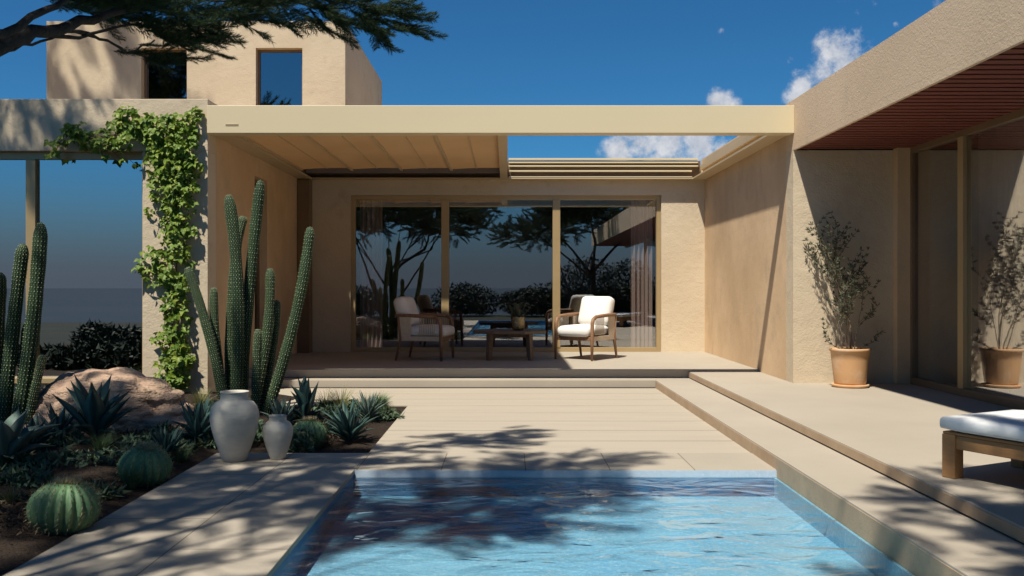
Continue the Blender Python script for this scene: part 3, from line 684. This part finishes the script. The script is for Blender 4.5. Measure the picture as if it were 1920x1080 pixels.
barrel(579, 824, 7.05, .135, 'green barrel cactus behind the small ceramic jar', 3, nrib=18)

def agave(px, py, Yd, r, n, label, seed, mat='agave', wid=.20, up=.75, cat='agave', group='agaves in the planting bed'):
    base = at(px, py, Yd); base.z = bedz(base.x, base.y)
    rnd = random.Random(seed); m = MB()
    for k in range(n):
        f = k/n; th = k*2.39996+rnd.uniform(-.15, .15); el0 = R(82)*(1-f)**.8+R(18)+rnd.uniform(-.1, .1); el0 = min(R(86), el0*up+R(5))
        ln = r*rnd.uniform(.85, 1.1)*(.75+.35*math.sin(math.pi*min(1, f*1.1)+.3)); w = ln*wid*rnd.uniform(.85, 1.1)
        K = 12; PU = (0, .2, .42, .6, .76, .88, .94, 1); PW = (.5, .62, 1.0, .92, .62, .30, .10, .01); vs = []; p = Vector((0, 0, .02)); el = el0; dth = Vector((math.cos(th), math.sin(th), 0)); sd_ = Vector((-math.sin(th), math.cos(th), 0))
        curl = rnd.uniform(-.35, .5)*(1.0 if f > .35 else .3)
        for i in range(K+1):
            u = i/K
            ww = w*float(np.interp(u, PU, PW))
            nrm = Vector((-math.cos(th)*math.sin(el), -math.sin(th)*math.sin(el), math.cos(el)))
            cup = .35*ww
            vs += [p-sd_*ww*.5+nrm*cup, p-nrm*(.012*(1-u)+.001), p+sd_*ww*.5+nrm*cup, p+nrm*(.006*(1-u))]
            d = dth*math.cos(el)+Vector((0, 0, math.sin(el))); p = p+d*ln/K; el -= curl/K*1.3
        fs = []
        for i in range(K):
            a = 4*i; b_ = a+4; fs += [(a, a+1, b_+1, b_), (a+1, a+2, b_+2, b_+1), (a+2, a+3, b_+3, b_+2), (a+3, a, b_, b_+3)]
        m.add(vs, fs)
    o = m.build('agave', M[mat], smooth=True); o.location = base
    return tag(o, label, cat, group)
agave(178, 852, 6.75, .44, 20, 'dark blue green agave with upright pointed leaves in front of the boulder', 1, wid=.27)
agave(10, 905, 5.7, .38, 20, 'broad leaved agave at the left edge below the clump of cactus', 2, 'grey_agave', wid=.30, up=.6)
agave(372, 842, 6.9, .30, 34, 'dense agave growing left of the large ceramic jar', 3, wid=.20, up=.8)
agave(572, 786, 8.1, .35, 15, 'dark agave with tall pointed leaves between cactus clump and deck', 4, wid=.28, up=.95)
agave(655, 838, 7.15, .30, 44, 'low bluish agave next to the deck right of the small jar', 5, wid=.14, up=.72)
agave(300, 752, 8.9, .26, 18, 'small agave below the climbing vine behind the boulder', 6, wid=.22, up=.9)
agave(230, 742, 9.1, .22, 16, 'little agave tucked between boulder and window sill', 7, wid=.2, up=.9)
agave(60, 880, 6.2, .25, 26, 'shaded agave low on the mulch left of the pointed one', 8, wid=.2, up=.6)
agave(110, 842, 6.7, .24, 22, 'half hidden agave between the left cactus clump and the boulder', 9, 'grey_agave', wid=.2, up=.7)
agave(310, 850, 6.3, .22, 30, 'small dark agave above the midway barrel cactus', 10, wid=.16, up=.7)
agave(530, 800, 7.7, .26, 26, 'grey green agave behind the gap between the two jars', 11, 'grey_agave', wid=.17, up=.8)
agave(690, 805, 8.1, .24, 50, 'fine leaved bluish rosette at the corner of the bed', 12, 'grey_agave', wid=.09, up=.75)

def tuft(px, py, Yd, h, n, spread, label, seed, mat='dry_grass', ball=False, wd=.0022):
    base = at(px, py, Yd); base.z = bedz(base.x, base.y)
    rnd = random.Random(seed); m = MB()
    for k in range(n):
        th = rnd.uniform(0, 6.283); ln = h*rnd.uniform(.6, 1.15); el = R(88)-abs(rnd.gauss(0, spread)); r0 = rnd.uniform(0, .05)
        if ball: el = math.asin(rnd.uniform(-.1, 1)); r0 = 0
        p = Vector((r0*math.cos(th), r0*math.sin(th), .0 if not ball else h*.55)); pts = []
        sd_ = Vector((-math.sin(th+.6), math.cos(th+.6), 0))*wd*rnd.uniform(.7, 1.3)
        for i in range(5):
            pts.append(p.copy()); p = p+Vector((math.cos(th)*math.cos(el), math.sin(th)*math.cos(el), math.sin(el)))*ln/4; el -= rnd.uniform(.05, .38)
        vs = []
        for i, q in enumerate(pts): w_ = 1-i/4.2; vs += [q-sd_*w_, q+sd_*w_]
        m.add(vs, [(2*i, 2*i+1, 2*i+3, 2*i+2) for i in range(4)])
    o = m.build('grass_tuft', M[mat]); o.location = base
    return tag(o, label, 'grass', 'grass tufts in the planting bed')
tuft(712, 785, 8.35, .17, 1500, .5, 'round pale green grass ball at the corner of the bed', 1, 'green_grass', ball=True, wd=.003)
tuft(640, 770, 8.7, .30, 190, .28, 'wispy dry grass tuft with tall blades against the deck', 2)
tuft(610, 775, 8.9, .24, 160, .35, 'thin yellow grass tuft beside the tall pointed agave', 3)
tuft(375, 770, 8.9, .22, 220, .35, 'dry grass tuft at the foot of the plaster pillar', 4)
tuft(690, 775, 8.7, .22, 160, .4, 'loose grass tuft just left of the round one', 5, 'green_grass')
tuft(250, 905, 5.45, .20, 200, .5, 'green grass tuft in front of the midway barrel cactus', 6, 'green_grass')
tuft(190, 870, 6.3, .16, 220, .6, 'short grass tuft at the base of the pointed agave', 7, 'green_grass')
tuft(560, 835, 6.95, .12, 200, .6, 'short grass tuft between small jar and barrel cactus', 8, 'green_grass')
tuft(90, 750, 8.6, .25, 120, .35, 'dry grass tuft behind the left cactus clump', 9)
tuft(340, 855, 6.35, .14, 160, .6, 'low green grass tuft left of the large jar foot', 10, 'green_grass')
tuft(150, 940, 5.0, .10, 120, .6, 'sparse short grass behind the big barrel cactus', 11, 'green_grass')
tuft(20, 960, 4.9, .12, 120, .6, 'sparse grass tuft at the left edge near the big barrel cactus', 12)

def boulder():
    from mathutils import noise
    base = at(205, 815, 7.6); base.z = .02
    bm = bmesh.new(); bmesh.ops.create_icosphere(bm, subdivisions=6, radius=1)
    for v in bm.verts:
        p = v.co.copy()
        n1 = noise.fractal(p*1.1+Vector((3, 1, 7)), 1.0, 2.0, 5); n2 = noise.fractal(Vector((p.x*1.5, p.y*1.5, p.z*6))+Vector((p.x, 0, 0))*1.0, 1.0, 2.1, 5)
        s = 1+.20*n1+.055*n2
        cre = noise.noise(Vector((p.x*1.2, p.y, p.z*3.2+p.x*1.1))*1.3+Vector((9, 2, 4)))
        if abs(cre) < .10: s -= .07*(1-abs(cre)/.10)
        x, y, z = p.x*.78*s, p.y*.44*s, p.z*.43*s
        z *= (1.0+.14*math.exp(-((x-.12)/.3)**2)-.22*max(0, (x-.35)/.35)); z = max(z, -.12)
        if x < -.45: z *= .9
        v.co = (x, y, z)
    me = bpy.data.meshes.new('boulder'); bm.to_mesh(me); bm.free(); me.materials.append(M['rock']); me.polygons.foreach_set('use_smooth', [True]*len(me.polygons))
    o = bpy.data.objects.new('boulder', me); col.objects.link(o); o.location = base
    tag(o, 'large reddish brown boulder lying in the planting bed below the window', 'boulder')
boulder()

# ------------------------------------------------------------------ climbing vine
def vine():
    t = tag(empty('climbing_vine', (at(325, 745, YF).x, YF-.05, 0)), 'bright green climbing vine growing up the plaster pillar and along the lintel', 'vine'); O = t.location
    rnd = random.Random(21); lf = MB(); st_ = MB()
    blobs = [(320, 722, 26, 60), (322, 700, 34, 80), (335, 668, 26, 60), (345, 675, 14, 20), (322, 640, 27, 60), (300, 632, 12, 16), (333, 605, 26, 60), (328, 565, 24, 55), (333, 535, 22, 55), (322, 500, 34, 70), (283, 485, 22, 30), (262, 500, 9, 7), (290, 515, 22, 30), (330, 462, 28, 60),
             (355, 430, 14, 16), (325, 425, 28, 65), (335, 385, 32, 80), (352, 350, 26, 50), (318, 350, 40, 130), (322, 305, 46, 190), (360, 310, 22, 30), (320, 262, 48, 230), (295, 240, 34, 110), (345, 235, 26, 50), (366, 214, 12, 14), (372, 212, 6, 5),
             (240, 225, 26, 80), (225, 250, 32, 100), (190, 262, 20, 40), (165, 262, 16, 26), (148, 243, 16, 26), (125, 255, 16, 26), (103, 265, 11, 10), (98, 288, 10, 9), (130, 237, 9, 7), (200, 290, 8, 5), (230, 302, 7, 5), (280, 395, 9, 8)]
    def leaflet(p, d, nrm, ln):
        s_ = d.cross(nrm).normalized(); w = ln*.34
        m1 = p+d*ln*.38-nrm*ln*.02; tip = p+d*ln-nrm*ln*.16
        lf.add([p, m1+s_*w+nrm*ln*.10, p+d*ln*.72+s_*w*.55, tip, p+d*ln*.72-s_*w*.55, m1-s_*w+nrm*ln*.10, m1, p+d*ln*.72-nrm*ln*.04],
               [(0, 1, 6), (0, 6, 5), (6, 1, 2, 7), (6, 7, 4, 5), (7, 2, 3), (7, 3, 4)])
    for (px, py, r, n) in blobs:
        for i in range(int(n*.75)):
            a = rnd.uniform(0, 6.28); q = math.sqrt(rnd.random())*r*1.05
            thick = .05+.16*(1-q/(r*1.1))*min(1, r/35)
            yy = YF-.03-rnd.uniform(.0, 1)**.7*thick
            P = at(px+q*math.cos(a), py+q*math.sin(a), yy)-O
            nrm = Vector((rnd.gauss(-.05, .6), -1, rnd.gauss(.45, .65))).normalized()
            ln = rnd.uniform(.036, .088)
            dn = Vector((rnd.gauss(0, .6), rnd.gauss(-.1, .2), -1)); dn = (dn-nrm*dn.dot(nrm)).normalized()
            s_ = dn.cross(nrm)
            leaflet(P, dn, nrm, ln)
            if rnd.random() < .75:
                leaflet(P, (dn*.35+s_).normalized(), nrm, ln*.85); leaflet(P, (dn*.35-s_).normalized(), nrm, ln*.85)
    main = [(322, 745), (318, 700), (328, 640), (330, 560), (326, 500), (333, 430), (330, 350), (322, 290), (318, 245), (250, 245), (190, 262), (125, 250), (100, 275)]
    for j in range(4):
        pts = []
        for (a, b_) in main:
            for s in range(1): pts.append(at(a+rnd.uniform(-7, 7), b_+rnd.uniform(-6, 6), YF-.03-rnd.uniform(0, .05))-O)
        st_.tube(pts, [.010-.0006*i for i in range(len(pts))], 5)
    for (px, py, r, n) in blobs:
        cx = min(main, key=lambda q: (q[0]-px)**2+(q[1]-py)**2); st_.tube([at(cx[0], cx[1], YF-.03)-O, at(px, py, YF-.07)-O], [.004, .002], 4)
    lf.build('foliage', M['vine_leaf'], t); st_.build('stem', M['vine_stem'], t)
vine()

# ------------------------------------------------------------------ trees
def spray_templates():
    out = []
    for s in range(7):
        rnd = random.Random(100+s); V = []; Fc = []
        def needle(p, d, ln, w):
            sd_ = d.cross(Vector((rnd.uniform(-1, 1), rnd.uniform(-1, 1), rnd.uniform(-1, 1))))
            sd_ = sd_.normalized()*w if sd_.length > 1e-6 else Vector((w, 0, 0))
            o = len(V); V.extend([p-sd_, p+sd_, p+d*ln]); Fc.append((o, o+1, o+2))
        def shoot(p, d, ln, lev):
            n = max(3, int(ln/.045)); dd = d.normalized()
            for i in range(n):
                q = p+dd*ln/n
                sd_ = dd.cross(Vector((0, 0, 1))); sd_ = sd_.normalized()*.006*(1-.5*i/n) if sd_.length > 1e-6 else Vector((.006, 0, 0))
                o = len(V); V.extend([p-sd_, p+sd_, q+sd_*.8, q-sd_*.8]); Fc.append((o, o+1, o+2)); Fc.append((o, o+2, o+3))
                if lev == 0 and i >= 1:
                    for sg in (-1, 1):
                        if rnd.random() < .85:
                            lat = Vector((0, sg, rnd.uniform(-.25, .45))); shoot(q, dd*.95+lat*rnd.uniform(.5, .9), (1-i/n*.65)*rnd.uniform(.24, .42), 1)
                if lev >= 1 or i > n*.4:
                    for w_ in range(6 if lev else 4):
                        a = rnd.uniform(0, 6.283); u = Vector((rnd.uniform(-1, 1), rnd.uniform(-1, 1), rnd.uniform(-1, 1)+.15))
                        u = (u-dd*u.dot(dd)).normalized(); needle(p+(q-p)*rnd.random(), (dd*1.0+u*rnd.uniform(.35, .7)).normalized(), rnd.uniform(.07, .13), .0046)
                p = q; dd = (dd+Vector((rnd.uniform(-1, 1), rnd.uniform(-1, 1), rnd.uniform(-.8, 1.1)))*.10).normalized()
        shoot(Vector((0, 0, 0)), Vector((1, 0, 0)), 1.0, 0)
        out.append((np.array([tuple(v) for v in V]), np.array(Fc)))
    return out
TPL = spray_templates()
def make_tree(name, base, trunks, lumps, extra, label, seed, cat='tree', group=None, blen=.42, dens=2.0):
    """lumps: (centre, radii, sprays). extra: (pos, dir, length)"""
    rnd = random.Random(seed); t = tag(empty(name, base), label, cat, group); B = Vector(base)
    wood = MB(); VS = []; FS = []; off = 0
    def put(p, d, ln):
        nonlocal off
        d = d.normalized(); upv = Vector((rnd.gauss(0, .35), rnd.gauss(0, .35), 1)); y_ = upv.cross(d).normalized(); z_ = d.cross(y_)
        Mx = np.array([list(d*ln), list(y_*ln), list(z_*ln)])
        v, f = TPL[rnd.randrange(len(TPL))]
        VS.append(v @ Mx+np.array(list(p-B))); FS.append(f+off); off += len(v)
    for (pts, r0, r1) in trunks:
        pts = [Vector(p)-B for p in pts]; sm = []
        for i in range(len(pts)-1):
            for k in range(4):
                u = k/4; sm.append(pts[i].lerp(pts[i+1], u)+Vector((rnd.uniform(-1, 1), rnd.uniform(-1, 1), rnd.uniform(-1, 1)))*.012*(i > 0 or k > 0))
        sm.append(pts[-1]); n = len(sm); wood.tube(sm, [r0+(r1-r0)*(i/(n-1))**.8 for i in range(n)], 9)
    for (c, rad, n, src) in lumps:
        c = Vector(c)
        if src is not None:
            s0 = Vector(src); mid = s0.lerp(c, .5)+Vector((rnd.uniform(-.1, .1), rnd.uniform(-.1, .1), -.08))
            wood.tube([s0-B, mid-B, c-B], [.018, .013, .008], 6)
        for i in range(int(n*dens)):
            v = Vector((rnd.gauss(0, 1), rnd.gauss(0, 1), rnd.gauss(0, 1))).normalized()*rnd.random()**.45
            p = c+Vector((v.x*rad[0], v.y*rad[1], v.z*rad[2]))
            d = Vector((v.x, v.y, v.z*.5+.15))+Vector((rnd.gauss(0, .4), rnd.gauss(0, .4), rnd.gauss(0, .2)))
            put(p, d, blen*rnd.uniform(.75, 1.25))
            if rnd.random() < .6: wood.tube([c.lerp(p, .15)-B, c.lerp(p, .6)-B+Vector((0, 0, -.03)), p-B], [.007, .005, .003], 4)
    for (p, d, ln) in extra: put(Vector(p), Vector(d), ln)
    wood.build('trunk', M['bark'], t, smooth=True)
    V = np.concatenate(VS); Fc = np.concatenate(FS)
    me = bpy.data.meshes.new('crown'); me.vertices.add(len(V)); me.vertices.foreach_set('co', V.astype(np.float32).ravel())
    me.loops.add(len(Fc)*3); me.loops.foreach_set('vertex_index', Fc.astype(np.int32).ravel())
    me.polygons.add(len(Fc)); me.polygons.foreach_set('loop_start', np.arange(0, len(Fc)*3, 3, dtype=np.int32)); me.polygons.foreach_set('loop_total', np.full(len(Fc), 3, dtype=np.int32))
    me.update(calc_edges=True); me.validate(); me.materials.append(M['needles'])
    o = bpy.data.objects.new('crown', me); col.objects.link(o); o.parent = t
    return t
rt = random.Random(77)
# --- the tree left of the pool: its crown reaches into the top of the picture
lb = (-3.75, .2, -.02)
fork = Vector((-3.7, .6, 1.2))
e1 = at(-20, 98, 3.9); e2 = at(60, 62, 4.1); e3 = at(150, 40, 4.4); e4 = at(250, 18, 4.8); e5 = at(360, -20, 5.2)
f1 = at(-30, 70, 3.6); f2 = at(90, 20, 3.9); f3 = at(180, -20, 4.2)
trunks = [([lb, (-3.7, .5, .6), fork, (-3.1, 2.0, 1.85), e1, e2, e3, e4, e5], .07, .012),
          ([(-3.85, .1, 0), (-4.1, .0, .9), (-4.5, -.4, 1.9), (-4.9, -.6, 2.9)], .055, .02),
          ([(-3.6, .1, 0), (-3.4, -.1, .8), (-2.8, -.5, 1.8), (-2.2, -.7, 2.8)], .05, .018),
          ([fork, (-4.0, 1.5, 1.9), (-4.3, 3.0, 2.7), (-4.4, 4.2, 3.2)], .032, .012),
          ([fork, (-3.3, 1.6, 1.9), f1, f2, f3], .034, .010),
          ([(-3.55, 1.0, 1.4), (-2.9, 1.8, 2.3), (-2.0, 2.6, 3.0), (-1.4, 3.2, 3.3)], .026, .008),
          ([e2, at(170, 58, 4.7), at(240, 100, 5.1), at(290, 75, 5.3)], .012, .004),
          ([e2, at(150, 70, 4.6), at(250, 45, 5.0), at(330, 55, 5.3)], .013, .004),
          ([e1, at(60, 82, 4.3), at(140, 60, 4.6), at(230, 90, 5.0)], .010, .003),
          ([at(150, 0, 4.6), at(300, -10, 5.1), at(450, 5, 5.4)], .014, .005),
          ([at(440, -25, 5.3), at(560, 0, 5.6), at(660, 40, 5.9), at(735, 85, 6.05)], .014, .003),
          ([at(560, -10, 5.6), at(680, 10, 5.9), at(780, 30, 6.1)], .012, .003)]
ex = []
def strip(pts, n, jx, jy, Yr, dirs, ln):
    for i in range(n):
        u = rt.random()*(len(pts)-1); k = int(u); u -= k
        px = pts[k][0]+(pts[k+1][0]-pts[k][0])*u+rt.gauss(0, jx); py = pts[k][1]+(pts[k+1][1]-pts[k][1])*u+rt.gauss(0, jy)
        ex.append((at(px, py, rt.uniform(*Yr)), Vector(dirs)+Vector((rt.gauss(0, .35), rt.gauss(0, .5), rt.gauss(0, .25))), ln*rt.uniform(.7, 1.2)))
strip([(150, 5), (260, 15), (400, 10), (470, 15)], 60, 18, 14, (4.6, 5.5), (1, .3, -.05), .30)
strip([(235, 90), (270, 110), (330, 70)], 13, 12, 10, (5.0, 5.4), (1, .2, -.1), .26)
strip([(255, 50), (330, 55), (385, 60)], 22, 14, 12, (4.9, 5.5), (1, .2, -.12), .28)
strip([(460, -10), (560, -5), (640, 5), (710, 10)], 40, 14, 10, (5.4, 5.9), (1, .2, .0), .32)
strip([(560, 5), (620, 25), (670, 45)], 15, 9, 8, (5.5, 6.0), (1, .1, -.35), .28)
strip([(660, 40), (715, 65)], 8, 7, 7, (5.8, 6.1), (.9, .1, -.55), .24)
strip([(660, 5), (720, 25), (760, 40)], 14, 10, 9, (5.8, 6.2), (1, .1, -.05), .28)
for i in range(10): ex.append((at(rt.uniform(80, 200), rt.uniform(-5, 15), rt.uniform(4.3, 5)), (1, .2, -.1), .25))
top = .55
lumps = [((-3.1, 1.4, 3.25), (.8, .8, .4), 26, (-3.4, 1.0, 1.6)), ((-1.65, 3.6, 3.35), (.9, .42, .25), 34, (-2.9, 1.8, 2.3)), ((-1.0, 4.0, 3.25), (.6, .6, .22), 18, (-1.4, 3.2, 3.3)),
         ((-3.6, 3.6, 3.2), (.9, 1.1, .45), 55, (-4.3, 3.0, 2.7)), ((-3.0, 5.0, 3.5), (.9, .8, .3), 34, (-4.4, 4.2, 3.2)), ((-4.8, 5.2, 3.4), (1.0, 1.0, .4), 50, (-4.4, 4.2, 3.2)), ((-4.9, 2.2, 3.2), (1.0, 1.2, .5), 44, (-4.0, 1.5, 1.9)),
         ((-5.0, -.7, 3.3), (1.1, 1.0, .6), 60, (-4.9, -.6, 2.9)), ((-2.1, -.8, 3.3), (1.2, 1.0, .6), 60, (-2.2, -.7, 2.8)), ((-3.7, .2, 3.7), (1.3, 1.1, .5), 60, (-3.6, .4, 1.5)),
         ((-.9, -.6, 3.1), (.6, .6, .35), 14, (-2.2, -.7, 2.8)), ((-.55, 4.5, 3.35), (.45, .4, .15), 10, (-1.4, 3.2, 3.3)), ((-2.3, 2.4, 3.3), (.7, .7, .3), 14, (-2.9, 1.8, 2.3)), ((-2.5, 3.7, 3.5), (.6, .6, .22), 20, (-2.0, 2.6, 3.0)), ((-3.4, 6.2, 3.6), (.8, .6, .25), 22, (-4.4, 4.2, 3.2))]
make_tree('umbrella_pine', lb, trunks, lumps, ex, 'dark needled tree leaning over the pool path from the left', 3, dens=2.9)
# --- right-hand tree behind the camera: its shadow falls on the terrace corner, seen in the door glass
rbv = (2.9, -2.5, 0)
trunks = [([rbv, (2.95, -2.5, 1.0), (2.9, -2.4, 2.0)], .12, .08),
          ([(2.9, -2.4, 1.6), (2.2, -1.8, 2.4), (1.6, -1.0, 3.0)], .06, .02), ([(2.9, -2.4, 1.7), (3.6, -2.0, 2.5), (4.2, -1.5, 3.1)], .06, .02),
          ([(2.9, -2.45, 1.8), (2.9, -1.2, 2.6), (2.6, .4, 3.2), (2.2, 1.6, 3.5)], .06, .02), ([(2.9, -2.5, 1.5), (2.0, -2.9, 2.3), (1.2, -3.2, 2.9)], .05, .02),
          ([(2.4, -2.2, 0), (2.1, -2.0, .9), (1.7, -1.9, 2.2)], .05, .02), ([(2.4, -2.2, 0), (2.5, -2.1, 1.2), (2.9, -2.2, 2.4)], .04, .02)]
lumps = [((1.5, -1.0, 3.2), (1.1, 1.0, .5), 60, None), ((4.2, -1.5, 3.3), (1.1, 1.1, .5), 60, None), ((2.8, -1.8, 3.7), (1.3, 1.2, .6), 70, None), ((1.0, -3.2, 3.1), (1.1, .9, .5), 50, None),
         ((2.3, 1.3, 3.7), (.9, .8, .35), 46, None), ((1.7, 2.5, 3.8), (.6, .55, .22), 18, (2.2, 1.6, 3.5)), ((.2, -1.6, 2.9), (.6, .6, .3), 20, (1.6, -1.0, 3.0)), ((1.2, 2.0, 3.6), (.7, .5, .2), 24, (2.2, 1.6, 3.5)), ((1.9, 1.9, 3.5), (.8, .7, .25), 48, (2.2, 1.6, 3.5)), ((1.9, .7, 3.6), (.8, .6, .25), 40, (2.2, 1.6, 3.5)), ((1.5, 1.1, 3.5), (.7, .6, .3), 34, (2.2, 1.6, 3.5)), ((1.6, 2.9, 3.7), (.6, .35, .2), 14, (2.2, 1.6, 3.5)), ((2.7, 2.3, 3.9), (.6, .5, .2), 18, (2.2, 1.6, 3.5))]
make_tree('umbrella_pine', rbv, trunks, lumps, [], 'dark needled tree behind the terrace seen mirrored in the patio door', 4, dens=2.6)
# --- tree left of the house shading its roofs
hb = (-8.6, 7.6, 0)
trunks = [([hb, (-8.5, 7.7, 2), (-8.2, 7.9, 3.8), (-7.6, 8.2, 5.4)], .16, .05), ([(-8.4, 7.8, 3), (-8.8, 9.5, 5.2), (-8.6, 11.5, 7.6)], .09, .03), ([(-8.3, 7.8, 3.4), (-7.3, 7.9, 4.5), (-6.4, 8.5, 5.1)], .06, .02)]
lumps = [((-7.35, 9.1, 5.4), (.7, .6, .25), 34, (-7.6, 8.2, 5.3)), ((-5.75, 8.95, 5.0), (.5, .4, .16), 16, (-6.4, 8.5, 5.1)), ((-7.6, 11.4, 7.9), (.9, .9, .6), 55, (-8.8, 9.5, 5.2)), ((-8.6, 11.8, 8.2), (1, 1, .6), 50, None), ((-7.3, 12.2, 8.9), (.8, .5, .35), 26, None), ((-7.9, 9.0, 6.2), (1.1, 1.1, .6), 60, (-8.2, 7.9, 3.8)), ((-9, 7, 5.5), (1.2, 1.2, .6), 50, None)]
make_tree('pine_tree', hb, trunks, lumps, [], 'tall needled tree whose shadow dapples the upper storey', 5, blen=.6, dens=2.3)

# --- hedge and far bushes behind the camera, seen mirrored in the glass
def leaf_mass(name, boxes, n, size, label, mat, seed):
    rnd = np.random.RandomState(seed); V = []; 
    tot = sum(b[6] for b in boxes)
    for (cx, cy, cz, rx, ry, rz, wgt) in boxes:
        k = int(n*wgt/tot); d = rnd.normal(size=(k, 3)); d /= np.linalg.norm(d, axis=1)[:, None]; d *= rnd.rand(k, 1)**.35
        p = np.array([cx, cy, cz])+d*np.array([rx, ry, rz]); p[:, 2] = np.abs(p[:, 2])
        a = rnd.normal(size=(k, 3)); a /= np.linalg.norm(a, axis=1)[:, None]; b_ = np.cross(a, rnd.normal(size=(k, 3))); b_ /= np.linalg.norm(b_, axis=1)[:, None]
        V.append(np.stack([p-b_*size*.22, p+b_*size*.22, p+a*size], 1))
    V = np.concatenate(V).reshape(-1, 3); Fc = np.arange(len(V)).reshape(-1, 3)
    me = bpy.data.meshes.new(name); me.from_pydata(V.tolist(), [], Fc.tolist()); me.materials.append(mat)
    o = bpy.data.objects.new(name, me); col.objects.link(o); return tag(o, label, 'bushes', kind='stuff')
rr_ = random.Random(9)
bx_ = []
while len(bx_) < 85:
    y_ = rr_.uniform(4.4, 9.0); x_ = rr_.uniform(-4.9, -2.3) if y_ < 6.7 else rr_.uniform(-4.9, -1.15)
    if any((x_-a)**2+(y_-b)**2 < c for a, b, c in ((-2.2, 4.5, .10), (-2.23, 5.6, .08), (-1.54, 7.05, .07), (-3.3, 7.6, .7))): continue
    bx_.append((x_, y_, bedz(x_, y_)+.0, rr_.uniform(.10, .24), rr_.uniform(.08, .2), rr_.uniform(.05, .11), 1))
chips = [(rr_.uniform(-5, -2.45), rr_.uniform(3.2, 9.2), .055, .3, .4, .012, 1) for _ in range(60)]+[(rr_.uniform(-1.85, -1.3), rr_.uniform(6.95, 8.6), -.0, .22, .25, .012, .5) for _ in range(12)]
mc = leaf_mass('mulch', chips, 16000, .028, 'brown bark chips and dry leaf litter over the planting bed', M['chips'], 8)
leaf_mass('ground_cover', bx_, 30000, .055, 'low grey green leafy cover between the agaves of the planting bed', M['cover_leaf'], 5)

bx_ = [(rr_.uniform(-9.5, -4.6), rr_.uniform(.2, 2.2), .10, .45, .45, rr_.uniform(.22, .42), 1) for _ in range(14)]+[(yy_*-.56-1.1-rr_.uniform(0, 3.6), yy_, .05, .40, .35, rr_.uniform(.15, .32), 1) for yy_ in [rr_.uniform(1.5, 7.4) for _ in range(110)]]
leaf_mass('ground_cover', bx_, 110000, .13, 'low dark spiky ground cover in the garden behind the camera, mirrored in the tall window', M['hedge_leaf'], 1)
bx_ = [(rr_.uniform(-9, 7), rr_.uniform(-13.5, -11), .5, 1.4, .8, rr_.uniform(.45, .95), 1) for _ in range(12)]+[(rr_.uniform(2.5, 9), rr_.uniform(-13, -11), 1.2, 1.4, .9, rr_.uniform(.9, 1.5), 1.5) for _ in range(6)]
leaf_mass('hedge', bx_, 42000, .16, 'row of dark bushes behind the camera, mirrored in the patio door', M['hedge_leaf'], 2)
